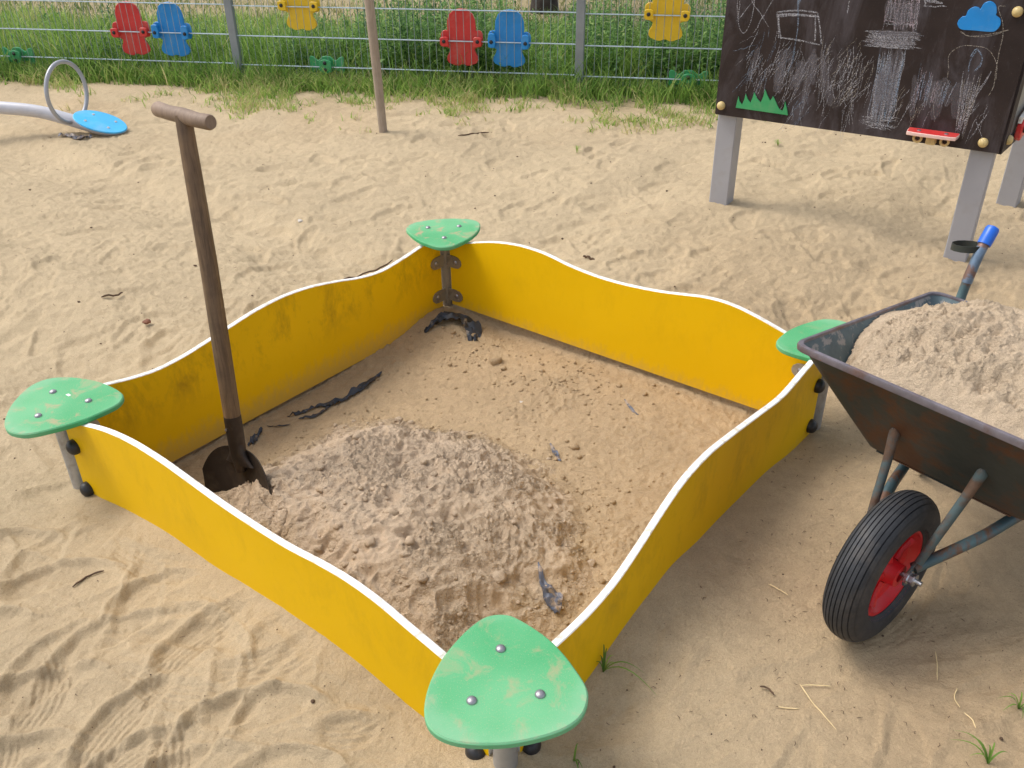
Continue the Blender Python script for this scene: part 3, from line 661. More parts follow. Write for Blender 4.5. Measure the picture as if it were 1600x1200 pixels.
# ------------------------------------------------------------------ shovel
SB = Vector((-.755,2.01,.05)); SG = Vector((-.785,2.19,.945)); ax = (SG-SB).normalized()
wd = Vector((.80,-.60,0)); wd = (wd-ax*wd.dot(ax)).normalized(); nm = ax.cross(wd)      # nm: away from the camera side
Ms = Matrix((wd, nm, ax)).transposed()
shovel = empty('shovel', SB); shovel.rotation_euler = Ms.to_euler()
tag(shovel, 'old shovel with T-shaped wooden grip stuck upright in the dug heap', 'shovel')
Ls = (SG-SB).length
b = MB(); b.tube([(0,0,.12),(0,.001,.3),(.002,.002,.55),(0,.001,.8),(0,0,Ls+.004)], [.0225,.0232,.0228,.0215,.0200], 20); b.obj('shaft', M_shaft, shovel)
b = MB(); gl = .106
b.tube([(-gl,0,Ls+.004),(-gl+.006,0,Ls+.003),(-gl*.55,0,Ls+.001),(0,0,Ls+.002),(gl*.55,0,Ls+.001),(gl-.006,0,Ls+.003),(gl,0,Ls+.004)], [.0165,.0190,.0180,.0195,.0178,.0188,.0160], 20)
rt2 = Matrix.Rotation(R(9), 3, 'Y'); b.v = [tuple(Vector((0,0,Ls))+rt2@(Vector(v)-Vector((0,0,Ls)))) for v in b.v]; b.obj('grip', M_grip, shovel)
b = MB()
b.tube([(0,0,-.03),(0,0,.02),(0,0,.08),(0,0,.135)], [.014,.022,.0235,.0232], 18)
# dished round-point blade: a bent sheet with turned step
nu, nv = 25, 20; rings = []
def blade_pt(a, q, off):
    u = -1+2*a; hw = .150*(1-.0*q)*math.sqrt(max(.02, 1-max(0, (q-.45)/.55)**2.0)); top = .034-.085*abs(u)**3.6
    z = top*(1-q)+(-.27)*q; y = -.024*u*u*(1-.3*q)+.012*(1-abs(u))-.05*q*q
    return (u*hw, y+off, z)
vs = [blade_pt(i/(nu-1), j/(nv-1), o) for o in (0, .003) for j in range(nv) for i in range(nu)]
fs = []
N1 = nu*nv
for j in range(nv-1):
    for i in range(nu-1):
        k = j*nu+i; fs.append((k, k+1, k+nu+1, k+nu)); fs.append((N1+k, N1+k+nu, N1+k+nu+1, N1+k+1))
for i in range(nu-1): fs.append((i, N1+i, N1+i+1, i+1)); k = (nv-1)*nu+i; fs.append((k, k+1, N1+k+1, N1+k))
for j in range(nv-1):
    k = j*nu; fs.append((k, k+nu, N1+k+nu, N1+k)); k += nu-1; fs.append((k, N1+k, N1+k+nu, k+nu))
b.add(vs, fs, 0, True)
# flare between socket and blade
b.loft([[(x_*k, y_*kk, z_) for x_, y_ in [(math.cos(a_), math.sin(a_)) for a_ in np.linspace(0, 2*math.pi, 20, endpoint=False)]] for k, kk, z_ in ((.022,.022,.06),(.027,.020,.03),(.040,.017,.012),(.060,.010,-.008))], 0, True)
b.obj('blade', M_blade, shovel)
M_ = MB(); M_.lathe([(.004,0),(.004,.002),(.0001,.003)], n=10); M_.obj('rivet', M_bolt, shovel, (-.004,-.0235,.10), (R(90),0,0))

# ------------------------------------------------------------------ wheelbarrow  (local x = along the axle, y = towards the handles)
WB = empty('wheelbarrow', (.761,1.373,0), math.atan2(-.775,.632))
tag(WB, 'rusty dark green wheelbarrow with red-rimmed wheel, loaded with sand', 'wheelbarrow')
CX = -.02
wheel = empty('wheel', (-.026,.052,.174)); wheel.parent = WB; wheel.rotation_euler = (0,0,0)
MX = Matrix(((0,0,1),(1,0,0),(0,1,0)))      # lathe axis z -> local x
prof = []; RT, WT = .178, .043
for k in range(0, 33):                       # outer ribbed tread then side walls
    a = -math.pi*.5+math.pi*k/32; x_ = WT*math.sin(a)*1.0; r_ = RT-.048+.048*math.cos(a)**.72 if math.cos(a) > 1e-6 else RT-.048
    prof.append((r_, x_))
fine = []
for i in range(401):
    a = (-.5+i/400)*math.pi; ca = max(1e-6, math.cos(a)); r_ = RT-.050+.050*ca**.75; x_ = WT*math.sin(a)
    if abs(x_) < .038:
        ph = (x_/.0094) % 1.0; g = .0032 if (ph < .2) else 0
        r_ -= g
    fine.append((r_, x_))
fine = [fine[i] for i in range(0, 401, 2)]
fine += [(.112,.040),(.108,.032),(.104,.030),(.104,-.030),(.108,-.032),(.112,-.040)]
b = MB(); b.lathe(fine, MX, n=96, closed=True)
for k in range(16):                          # fine cross moulding marks on the tread
    pass
ty = b.obj('tyre', M_tyre, wheel)
b = MB(); b.lathe([(.110,.036),(.112,.034),(.1135,.031),(.109,.029),(.098,.028),(.094,.020),(.086,.010),(.060,.006),(.040,.008),(.030,.010),(.027,.014),(.026,.040),(.013,.041),(.013,-.041),(.026,-.040),(.027,-.014),(.030,-.010),(.040,-.008),(.060,-.006),(.086,-.010),(.094,-.020),(.098,-.028),(.109,-.029),(.1135,-.031),(.112,-.034),(.110,-.036)], MX, n=64, closed=True)
for k in range(5):                           # pressed ribs of the disc
    a = 2*math.pi*k/5+.5
    for sd in (1,-1):
        b.tube([(sd*.012, .028*math.cos(a), .028*math.sin(a)),(sd*.010,.055*math.cos(a),.055*math.sin(a)),(sd*.014,.088*math.cos(a),.088*math.sin(a))], [.009,.007,.009], 8)
b.obj('rim', M_red, wheel)
b = MB(); b.tube([(-.085,0,0),(.085,0,0)], .006, 12)
for x_, d_ in ((.058,.010),(-.066,.010)):
    b.loft([[(x_+e, .0125*math.cos(a), .0125*math.sin(a)) for a in np.linspace(0, 2*math.pi, 7)[:-1]] for e in (0, d_)], 0, False)
b.tube([(.052,0,0),(.058,0,0)], .016, 18); b.tube([(.068,0,0),(.071,0,0)], .014, 18)
b.obj('axle_bolt', M_zinc, WB, (-.028,.062,.176))
# tray
zr0, zr1 = .575, .502
TR = [Vector((-.335,.078,zr0)), Vector((.325,.078,zr0)), Vector((.30,.70,zr1)), Vector((-.340,.70,zr1))]
BT = [Vector((-.195,.200,.335)), Vector((.165,.200,.335)), Vector((.150,.56,.255)), Vector((-.185,.56,.255))]
def rr(P, r, n=5):
    out = []
    for i in range(4):
        a, b_, c = P[i-1], P[i], P[(i+1) % 4]; d1 = (a-b_).normalized()*r; d2 = (c-b_).normalized()*r
        for k in range(n+1):
            t = k/n; out.append((b_+d1)*(1-t)**2+b_*2*t*(1-t)+(b_+d2)*t*t)
    return out
def quadmix(k): return [TR[i].lerp(BT[i], k) for i in range(4)]
rt_, q1, q2, bt_ = rr(TR, .035), rr(quadmix(.35), .033), rr(quadmix(.7), .03), rr(BT, .03)
cin = Vector((0,.35,.42))
ins_ = lambda ring, d: [p+(Vector((cin.x, cin.y, p.z))-p).normalized()*d for p in ring]
b = MB(); b.loft([rt_, q1, q2, bt_], 0, True, False); nn = len(bt_)
b.add(bt_, [tuple(range(nn))], 0)
b.loft([ins_(rt_, .004), ins_(q1, .004), ins_(q2, .004), [p+Vector((0,0,.004)) for p in ins_(bt_, .004)]], 1, True, False)
b.add([p+Vector((0,0,.004)) for p in ins_(bt_, .004)], [tuple(range(nn))], 1)
tray = b.obj('tray', [M_tray, M_trayin], WB, recalc=False)
path = rt_+rt_[:1]
b = MB(); rings = []
for i in range(nn):
    p = rt_[i]; o = (p-Vector((cin.x, cin.y, p.z))).normalized()
    rings.append([p+o*.009+Vector((0,0,.001)), p+o*.007+Vector((0,0,.005)), p-o*.003+Vector((0,0,.006)), p-o*.005+Vector((0,0,.003)), p-o*.004+Vector((0,0,-.003)), p+o*.004+Vector((0,0,-.004)), p+o*.008+Vector((0,0,-.009))])
rings.append(rings[0]); b.loft(rings, 0, True, False); b.obj('tray_rim', M_rim, tray)
# frame tubes: axle -> under tray -> handles
for sx in (-1, 1):
    mx = lambda d: CX+sx*d
    b = MB()
    ctrl = [(-.028+sx*.052,.085,.185),(mx(.105),.22,.232),(mx(.135),.36,.248),(mx(.20),.58,.268),(mx(.285),.78,.345),(mx(.312),.842,.42),(mx(.313),.862,.50),(mx(.312),.886,.565),(mx(.312),.91,.60)]
    if sx == 1: ctrl = [(x_, y_, z_) for x_, y_, z_ in ctrl]
    P_ = open_curve(ctrl, 5)
    rad = [.0125]*len(P_)
    b.tube(P_, rad, 16); ha = b.obj('frame_tube', M_frame, WB)
    b = MB(); Pg = P_[-12:]; b.tube(Pg, .0138, 16); hp = b.obj('handle', M_handle, WB)
    g0, g1 = Vector(P_[-1]), Vector(P_[-4]); d = (g0-g1).normalized()
    b = MB(); b.tube([g0-d*.022, g0-d*.005, g0+d*.022, g0+d*.028, g0+d*.031], [.0175,.0178,.0178,.0155,.008], 18); b.obj('grip', M_bluegrip, hp)
    # flat guard loop below the grip
    b = MB(); c0 = g0-d*.034; lp = []
    for k in range(13):
        a = math.pi*2*k/12; lp.append(c0+Vector((-sx*.0-.038*(1-math.cos(a)) if sx < 0 else .038*(1-math.cos(a)), .027*math.sin(a), -.006*(1-math.cos(a)))))
    cc = sum(lp[:12], Vector())/12
    rings = [[p+Vector((0,0,.009)), p+(p-cc)*.06+Vector((0,0,.009)), p+(p-cc)*.06-Vector((0,0,.009)), p-Vector((0,0,.009))] for p in lp]
    b.loft(rings, 0, False, False); b.obj('guard_loop', M_tray, hp)
    # rusty flat-topped stay from the tray front to the axle
    b = MB(); tp = Vector((mx(.094),.150,.432)); ax_ = Vector((-.028+sx*.058,.068,.188)); mid = tp.lerp(ax_, .25)+Vector((0,.004,0))
    b.tube([tp+Vector((0,-.004,.012)), tp, mid, tp.lerp(ax_, .6), tp.lerp(ax_, .9)], [.005,.0115,.0100,.0092,.0088], 14); b.obj('stay', M_rusty, WB)
    b = MB(); b.box(tp+Vector((0,.006,.01)), (.046,.006,.075), Matrix.Rotation(R(27), 3, 'X'), bev=.002); b.obj('stay_plate', M_rusty, WB)
    # axle plate
    b = MB(); out = [(.05,-.018),(.062,-.022),(.078,-.016),(.10,.0),(.13,.012),(.135,.03),(.115,.036),(.08,.025),(.055,.016),(.046,0)]
    out = [(y_, z_+.176) for y_, z_ in out]
    b.prism(out, -.0025, .0025, 'x', .0008, off=(-.028+sx*.0535, .0, 0)); b.obj('axle_plate', M_frame, WB)
    # rear leg
    b = MB(); b.tube(open_curve([(mx(.19),.50,.262),(mx(.22),.60,.16),(mx(.225),.66,.02),(mx(.225),.69,.008),(mx(.225),.75,.008)], 5), .0115, 12); b.obj('leg', M_frame, WB)
b = MB(); b.tube([(CX-.13,.345,.246),(CX+.13,.345,.246)], .011, 12); b.tube([(CX-.225,.655,.09),(CX+.225,.655,.09)], .009, 12); b.obj('cross_bar', M_frame, WB)
b = MB(); b.box((CX,.245,.318), (.30,.075,.004), Matrix.Rotation(R(-12), 3, 'X'), bev=.001); b.obj('base_plate', M_tray, WB)
# the load of sand in the tray
lx = np.arange(-.36, .35, .0034); ly = np.arange(.05, .73, .0034); LX, LY = np.meshgrid(lx, ly)
rimz = zr0+(zr1-zr0)*(LY-.078)/(.70-.078)
PT = [(p.x, p.y) for p in rt_]; d = poly_sd(LX, LY, PT)
body = -.002+.118*ss(-.07, .34, d)+.02*fbm(LX, LY, 3.2, 2, 301)
body += .03*np.exp(-((LX-.05)/.16)**2-((LY-.45)/.14)**2)
body = np.maximum(body, .004+.35*(d < -1))
body -= .19*np.exp(-(((LX+.335)/.125)**2+((LY-.10)/.165)**2))          # empty front-left corner
body -= .085*np.exp(-(((LX+.31)/.17)**2+((LY-.70)/.13)**2))
sm_ = ss(-.07, .05, LX+.3*(LY-.3)+.06*perlin(LX*6, LY*6, 4))*ss(.15,.3,LY)
lum = .014*(1-2*np.abs(fbm(LX, LY, 10, 3, 310, .6)))*(1-.7*sm_)+(.008*np.abs(fbm(LX, LY, 40, 3, 320, .65))+.005*np.abs(fbm(LX, LY, 90, 2, 330)))*(1.25-.85*sm_)
lum += .010*np.floor(fbm(LX, LY, 7, 1, 340)*4)/4*(.4+.6*sm_)
ss_mark = np.exp(-((LX-.0)/.05)**2)*.006*np.sin(LY*2*np.pi/.03)*0
hh = rimz-.005+(body+.004)*np.where(body < 0, 1, ss(-.004, .05, d))+lum*ss(.0, .07, d)
keep = d > np.maximum(.004, (rimz-hh)*.66+.003)
kq = keep[:-1, :-1] & keep[:-1, 1:] & keep[1:, 1:] & keep[1:, :-1]
use = np.zeros_like(keep); use[:-1, :-1] |= kq; use[:-1, 1:] |= kq; use[1:, 1:] |= kq; use[1:, :-1] |= kq
idx = -np.ones(LX.shape, int); idx[use] = np.arange(use.sum())
Q = np.stack([idx[:-1, :-1][kq], idx[:-1, 1:][kq], idx[1:, 1:][kq], idx[1:, :-1][kq]], -1)
V = np.stack([LX[use], LY[use]-.35, hh[use]-.5], -1)
load = np_obj('sand_load', V, Q, M_load, zone=np.stack([.3+.4*ss(-.2,.4,fbm(LX[use], LY[use], 5, 2, 5)), 0*V[:, 0], .85+0*V[:, 0]], -1))
lw = Vector((.761,1.373,0))+Matrix.Rotation(WB.rotation_euler.z, 3, 'Z')@Vector((0,.35,.5))
load.location = lw; load.rotation_euler = (0,0,WB.rotation_euler.z)
tag(load, 'heaped load of pale damp sand filling the wheelbarrow tray', 'sand load')

# ------------------------------------------------------------------ chalkboard play panel
BA = Vector((.919,4.014,0)); BT_ = Vector((.8372,-.5469,0)); BANG = math.atan2(BT_.y, BT_.x)
board = empty('chalkboard_panel', BA, BANG); tag(board, 'dark chalkboard play panel with chalk scribbles on grey posts', 'chalkboard')
LB = 1.147
b = MB(); b.prism([(0,.462),(.004,.457),(LB,.457),(LB,1.52),(0,1.52)], -.008, .010, 'y', .0015); bo = b.obj('board', M_board, board)
for s in (.050, 1.090):
    b = MB(); b.box((s,.060,.37), (.088,.088,.90), bev=.004, mi=0); b.obj('post', M_leg, board)
    for z in ((.495, .965) if s > 1 else (.502, 1.10)):
        b = MB(); b.lathe([(.0185,0),(.0185,.004),(.0165,.010),(.0115,.015),(.005,.0175),(.0001,.018)], n=24); b.obj('bolt_cap', M_cap, board, (s-.024 if s < 1 else s-.004, -.0102, z-.004), (R(90),0,0))
GR = [(.094,.498),(.096,.52),(.100,.547),(.108,.527),(.120,.514),(.127,.535),(.131,.562),(.142,.541),(.156,.527),(.163,.548),(.167,.573),(.183,.548),(.201,.533),(.209,.56),(.212,.590),(.226,.566),(.240,.546),(.247,.556),(.250,.567),(.268,.540),(.283,.517),(.298,.510),(.304,.528),(.304,.551),(.316,.525),(.324,.496)]
b = MB(); b.prism(GR, .010, .0155, 'y', .0008); b.obj('grass_cutout', M_plastic['green'], board)
CL = closed_curve([(.902,.900),(.899,.915),(.909,.931),(.921,.936),(.925,.955),(.942,.968),(.958,.966),(.964,.962),(.972,.982),(.992,.990),(1.012,.977),(1.020,.955),(1.020,.945),(1.036,.934),(1.042,.915),(1.034,.896),(1.018,.888),(.960,.888),(.918,.888)], 4)
b = MB(); b.prism(CL, .010, .0165, 'y', .001); b.obj('cloud_cutout', M_plastic['blue'], board)
b = MB(); o_ = closed_curve([(.812,-.018),(.815,-.070),(.825,-.082),(.905,-.085),(.985,-.082),(.996,-.070),(.999,-.018),(.985,-.012),(.905,-.012),(.825,-.012)], 4)
b.prism(o_, .500, .514, 'z', .002, mi=0, edge_mi=1); sh = b.obj('red_shelf', [M_plastic['red'], M_skateedge], board)
for s in (.855,.955):
    m2 = MB(); m2.lathe([(.008,0),(.0075,.003),(.0001,.005)], n=14); m2.obj('bolt', M_bolt, sh, (s,-.048,.5142))
    m2 = MB(); m2.lathe([(.017,-.006),(.019,-.003),(.019,.003),(.017,.006),(.010,.006),(.010,-.006)], Matrix(((1,0,0),(0,0,1),(0,1,0))), n=20, closed=True); m2.obj('shelf_roller', M_cap, sh, (s,-.045,.484))
b = MB(); b.box((.905,-.035,.483), (.036,.04,.034), bev=.003); b.obj('shelf_bracket', M_cap, sh)
# chalk
def stroke(B, pts, wdt, mi, y=-.0104):
    pts = [Vector((p[0], 0, p[1])) for p in pts]; n_ = len(pts); vs = []
    y -= .0003*mi+rnd.random()*.0002
    for i, p in enumerate(pts):
        t_ = (pts[min(i+1, n_-1)]-pts[max(i-1, 0)]); nn_ = Vector((-t_.z, 0, t_.x)).normalized()*wdt*.5*(.4 if i in (0, n_-1) else rnd.uniform(.75, 1.15))
        vs += [p+nn_+Vector((0,y,0)), p-nn_+Vector((0,y,0))]
    B.add(vs, [(2*i, 2*i+1, 2*i+3, 2*i+2) for i in range(n_-1)], mi)
def line(B, a, c, wdt, mi, wob=.004, n_=6):
    pts = [(a[0]+(c[0]-a[0])*k/n_+rnd.gauss(0, wob*.4), a[1]+(c[1]-a[1])*k/n_+rnd.gauss(0, wob*.4)) for k in range(n_+1)]; stroke(B, pts, wdt, mi)
def curve(B, pts, wdt, mi, rep=1):
    for _ in range(rep):
        q = open_curve([Vector((p[0]+rnd.gauss(0,.002), p[1]+rnd.gauss(0,.002), 0)) for p in pts], 7); stroke(B, [(p.x, p.y) for p in q], wdt, mi)
def hatch(B, quad, n_, wdt, mis, vert=True, wob=.01):
    a, b_, c, d_ = [Vector(q) for q in quad]     # tl tr br bl
    for _ in range(n_):
        if vert:
            t_ = rnd.random(); t2 = min(1.05, max(-.05, t_+rnd.gauss(0, .12))); k0 = rnd.uniform(-.03, .3); k1 = rnd.uniform(.65, 1.04)
            p0 = a.lerp(b_, t_); p1 = d_.lerp(c, t2)
        else:
            t_ = rnd.random(); t2 = min(1.05, max(-.05, t_+rnd.gauss(0, .15))); k0 = rnd.uniform(-.04, .25); k1 = rnd.uniform(.7, 1.05)
            p0 = a.lerp(d_, t_); p1 = b_.lerp(c, t2)
        line(B, p0.lerp(p1, k0), p0.lerp(p1, k1), wdt*rnd.uniform(.6, 1.2), rnd.choice(mis), wob*.4)
b = MB()
hatch(b, [(.640,1.0),(.752,1.0),(.755,.866),(.645,.857)], 34, .0032, [0,1,1]); hatch(b, [(.640,1.0),(.752,1.0),(.755,.866),(.645,.857)], 10, .003, [0,1], False)
hatch(b, [(.579,.855),(.785,.862),(.790,.805),(.581,.799)], 42, .003, [0], False); hatch(b, [(.579,.855),(.785,.862),(.790,.805),(.581,.799)], 12, .003, [0])
hatch(b, [(.645,1.0),(.750,1.0),(.752,.866),(.648,.857)], 9, .026, [4]); hatch(b, [(.585,.85),(.780,.857),(.785,.81),(.59,.80)], 5, .026, [4], False); hatch(b, [(.655,.795),(.735,.800),(.730,.52),(.66,.50)], 9, .028, [4]); hatch(b, [(.15,.75),(.55,.78),(.55,.55),(.15,.58)], 12, .03, [4]); hatch(b, [(.78,.74),(1.03,.74),(1.02,.55),(.80,.56)], 8, .03, [4])
hatch(b, [(.640,.795),(.742,.800),(.740,.510),(.652,.500)], 95, .0028, [0,0,2]); hatch(b, [(.610,.535),(.765,.540),(.755,.490),(.625,.482)], 16, .0024, [0], False, .02)
line(b, (.745,.985), (.83,.972), .012, 0); line(b, (.745,.990), (.845,.985), .006, 0); line(b, (.52,.99), (.63,1.0), .005, 3); line(b, (.762,1.0), (.775,.96), .006, 0); line(b, (.764,.955), (.850,.962), .004, 0)
curve(b, [(.50,.985),(.54,.975),(.585,1.0)], .004, 3); line(b, (.495,.985), (.497,.91), .004, 0)
for p_ in ([(.217,.897),(.30,.906),(.384,.905)], [(.384,.905),(.40,.85),(.416,.79)], [(.372,.90),(.385,.84),(.388,.795)], [(.217,.893),(.228,.85),(.240,.797)], [(.228,.89),(.236,.85),(.25,.797)], [(.245,.80),(.32,.798),(.41,.788)]): curve(b, p_, .006, 0, 1)
curve(b, [(.22,.885),(.30,.893),(.385,.893)], .008, 0, 2)
curve(b, [(.290,1.0),(.300,.93),(.311,.85),(.311,.756),(.313,.715),(.298,.672)], .003, 2, 2)
hatch(b, [(.286,1.0),(.308,1.0),(.308,.92),(.296,.92)], 10, .003, [2,0])
for p0, p1 in (((.055,.848),(.137,.965)), ((.050,1.0),(.196,.831)), ((.128,.805),(.205,.96)), ((.06,.94),(.058,.85))): line(b, p0, p1, .003, 0)
curve(b, [(.06,1.0),(.050,.92),(.065,.83),(.095,.802),(.115,.85),(.118,.93),(.10,1.0)], .0028, 0)
curve(b, [(.904,.744),(.896,.796),(.929,.829),(.977,.837),(1.023,.823),(1.061,.783),(1.072,.725)], .0026, 3); curve(b, [(.904,.744),(.906,.71),(.92,.69)], .002, 3)
curve(b, [(.969,.796),(.984,.823),(1.006,.80),(1.010,.770),(.995,.745)], .004, 2, 2); curve(b, [(.984,.82),(.972,.78),(.975,.745)], .004, 2)
curve(b, [(1.045,.978),(1.023,.972),(1.046,.926),(1.058,.877),(1.061,.812),(1.063,.746),(1.072,.703),(1.062,.664)], .0030, 3); curve(b, [(.913,.879),(.948,.868),(1.01,.877),(1.073,.900)], .0030, 3, 2)
line(b, (1.052,.752), (.975,.50), .003, 0); line(b, (1.052,.752), (1.0,.62), .0025, 0); hatch(b, [(.955,.745),(1.035,.745),(1.015,.50),(.985,.49)], 26, .0024, [0,3,0])
hatch(b, [(.895,.70),(.955,.71),(.93,.60),(.89,.61)], 18, .0024, [0,2]); hatch(b, [(.80,.76),(.86,.72),(.85,.58),(.795,.57)], 20, .0026, [2,0,1]); hatch(b, [(.865,.70),(.895,.70),(.885,.59),(.865,.60)], 8, .0024, [1,0])
for q in ((.13,.80,.24,.60,16,[2,0]), (.25,.78,.34,.64,14,[0,2]), (.30,.72,.42,.58,16,[0]), (.42,.80,.60,.60,34,[0,3,0]), (.33,.60,.42,.47,10,[2,0]), (.55,.74,.64,.58,16,[0,3]), (.76,.64,.88,.55,10,[3,0]), (.1,.72,.2,.58,8,[0]), (1.03,.62,1.1,.55,4,[0]), (.44,.66,.60,.50,12,[0])):
    for _ in range(int(q[4]*2.1)):
        x0 = rnd.uniform(q[0], q[2]); z0 = rnd.uniform(q[3], q[1]); l_ = rnd.uniform(.03, .13); a_ = rnd.gauss(-1.85, .28)
        line(b, (x0, z0+.03), (x0+l_*math.cos(a_), z0+.03+l_*math.sin(a_)), rnd.uniform(.001, .0024), rnd.choice(q[5]))
ch = b.obj('chalk_drawing', CH, board, recalc=False)
# second panel at right angles on the right post
D2 = Vector((.538,.6655,0)).normalized(); A2 = math.atan2(D2.y, D2.x)
side = empty('side_frame', (0,0,0)); bpy.data.objects.remove(side)
def in_board(p): return Matrix.Rotation(-BANG, 3, 'Z')@(Vector(p)-BA)
p0 = in_board((1.885,3.395,0)); rel = A2-BANG
b = MB(); b.box((.035,.0,.985), (.07,.018,1.07), bev=.001); b.box((.47,.0,.472), (.798,.018,.045), bev=.001); b.box((.83,.0,.985), (.07,.018,.98), bev=.001); b.obj('side_frame', M_board, board, p0, (0,0,rel))
b = MB(); b.box((.43,.0,1.0), (.72,.006,1.0)); b.obj('side_window', M_window, board, p0, (0,0,rel))
b = MB(); b.box((.86,-.06,.37), (.088,.088,.9), bev=.004); p3 = in_board((2.374,4.081,0)); b2 = MB(); b2.box((0,0,.4), (.088,.088,1.0), bev=.004); b2.obj('post', M_leg, board, p3, (0,0,rel))
b = MB(); b.lathe([(.0185,0),(.0185,.004),(.0165,.010),(.0115,.015),(.0001,.018)], n=24); b.obj('bolt_cap', M_cap, board, p0+Matrix.Rotation(rel, 3, 'Z')@Vector((.055,-.010,.495)), (R(90),0,rel))
b = MB(); b.prism([(.14,.485),(.16,.470),(.80,.62),(.80,.69),(.16,.545),(.14,.53)], .012, .034, 'y', .004); b.obj('red_rail', M_plastic['red'], board, p0, (0,0,rel))
b = MB(); b.prism([(.14,.540),(.16,.552),(.80,.697),(.80,.715),(.14,.565)], .012, .026, 'y', .002); b.obj('white_trim', M_white, board, p0, (0,0,rel))
b = MB(); b.lathe([(.016,0),(.016,.004),(.010,.011),(.0001,.013)], n=16); b.obj('rail_bolt', M_black, board, p0+Matrix.Rotation(rel, 3, 'Z')@Vector((.175,-.035,.515)), (R(90),0,rel))

# ------------------------------------------------------------------ fence
FANG = math.atan2(-.1945, 1); FL = math.hypot(1, .1945)
fence = tag(empty('wire_fence', (-1.9656, float(FENCE(-1.9656)), 0), FANG), 'galvanised double-wire mesh fence with grey steel posts across the back', 'fence')
SP = 2.5; posts = [-2, -1, 0, 1, 2, 3]
for k in posts:
    b = MB(); b.box((k*SP,0,.62), (.058,.040,1.45), bev=.004); b.box((k*SP,0,1.348), (.062,.044,.006)); b.obj('fence_post', M_fpost, fence)
for k in posts[:-1]:
    b = MB(); x0 = k*SP+.03; x1 = (k+1)*SP-.03
    for j in range(6):
        z = .1325-.0106*(k+1)+.2*j+.004
        for yy in (-.0075, .0075): b.tube([(x0,yy-.004,z),(x1,yy-.004,z-.004)], .0031, 6)
    xx = x0+.02
    while xx < x1:
        q = rnd.gauss(0, .0015); b.add([(xx+q-.0018,-.006,.06),(xx+q+.0018,-.006,.06),(xx+q,-.0025,.06),(xx-q-.0018,-.006,1.17),(xx-q+.0018,-.006,1.17),(xx-q,-.0025,1.17)], [(0,1,4,3),(1,2,5,4),(2,0,3,5)], 1, True); xx += .05
    b.obj('wire_mesh', [M_wire, M_wire2], fence)
def fence_pt(x, z, off=0):
    y = FENCE(x); n_ = Vector((.1945, 1, 0)).normalized(); return Vector((x, float(y), z))+n_*off
def figure(col, x, zw, label, tall):
    o = empty('play_figure', fence_pt(x, zw), FANG); o.rotation_euler.y = R(rnd.uniform(-2.5, 2.5)); tag(o, label, 'play figure', 'coloured play figures clipped to the fence')
    m_ = M_plastic[col]
    out = [(0,.205),(.045,.198),(.080,.172),(.097,.130),(.101,.085),(.100,.062),(.115,.068),(.137,.060),(.147,.040),(.148,-.015),(.135,-.040),(.105,-.045),(.088,-.055),(.092,-.075),(.108,-.105),(.112,-.130),(.098,-.150),(.055,-.166),(.030,-.168),(.008,-.158)]
    out = out+[(-a, c) for a, c in out[::-1][:-1]]
    b = MB(); b.prism(out, -.030, -.012, 'y', .003); b.obj('body', m_, o)
    for sx in (-1, 1):
        b = MB(); q = [(-.030,-.030),(-.026,.022),(-.012,.030),(.018,.028),(.030,.022),(.030,-.018),(.022,-.030),(0,-.036)] if not tall else [(-.024,-.036),(-.028,.02),(-.020,.05),(0,.056),(.022,.05),(.026,.02),(.022,-.034),(0,-.040)]
        b.prism([(sx*.116+sx*a, c) for a, c in q], .010, .030, 'y', .003); cl = b.obj('clamp', m_, o)
        b = MB(); b.lathe([(.013,0),(.013,.003),(.009,.009),(.0001,.011)], n=14); b.obj('bolt', M_black, cl, (sx*.118,-.0302,.0), (R(90),0,0))
    return o
for col, x, z, lab in (('red',-2.759,.334,'red play figure on the fence left of the grey post, left of its blue twin'), ('blue',-2.439,.334,'blue play figure on the fence just left of the shovel grip'),
    ('yellow',-1.45,.535,'yellow play figure high on the fence behind the shovel'), ('red',-.316,.325,'red play figure on the fence right of the wooden pole'), ('blue',.010,.325,'blue play figure on the fence right of the wooden pole'),
    ('yellow',1.042,.520,'yellow play figure on the fence beside the chalkboard'), ('yellow',-3.95,.54,'yellow play figure at the left end of the fence, cut by the photo edge')):
    figure(col, x, z, lab, col == 'blue')
def bow(x, z, lab):
    o = empty('bow_figure', fence_pt(x, z), FANG); tag(o, lab, 'play figure', 'green bow shaped pieces low on the fence')
    out = [(0,.062),(.030,.058),(.055,.036),(.070,.032),(.100,.056),(.118,.060),(.128,.050),(.128,-.035),(.118,-.058),(.104,-.060),(.080,-.038),(.05,-.034),(.03,-.045),(0,-.05)]
    out = out+[(-a, c) for a, c in out[::-1][1:-1]]
    b = MB(); b.prism(out, -.028, -.012, 'y', .003); b.obj('body', M_plastic['green'], o)
    b = MB(); b.prism([(-.044,-.04),(-.044,.028),(-.03,.040),(0,.046),(.03,.040),(.044,.028),(.044,-.04),(.02,-.05),(-.02,-.05)], .010, .028, 'y', .003); cl = b.obj('clamp', M_plastic['green'], o)
    for zz in (.022,-.026):
        b = MB(); b.lathe([(.014,0),(.014,.003),(.009,.010),(.0001,.012)], n=14); b.obj('bolt', M_black, cl, (0,-.0282,zz), (R(90),0,0))
bow(-3.737,.137,'green bow-shaped fence piece above the seesaw'); bow(-1.30,.135,'green bow-shaped fence piece between shovel and wooden pole'); bow(1.21,.110,'green bow-shaped fence piece beside the chalkboard')

# ------------------------------------------------------------------ wooden pole
b = MB(); p_ = Vector((-.761,5.456,-.05)); b.tube([(0,0,0),(.0,0,.4),(-.004,0,1.2),(-.006,0,1.9)], [.0255,.027,.029,.030], 16)
o = b.obj('wooden_pole', M_post, None, p_, (R(1),R(-1.0),0)); tag(o, 'bare upright round wooden pole standing in front of the fence', 'pole')

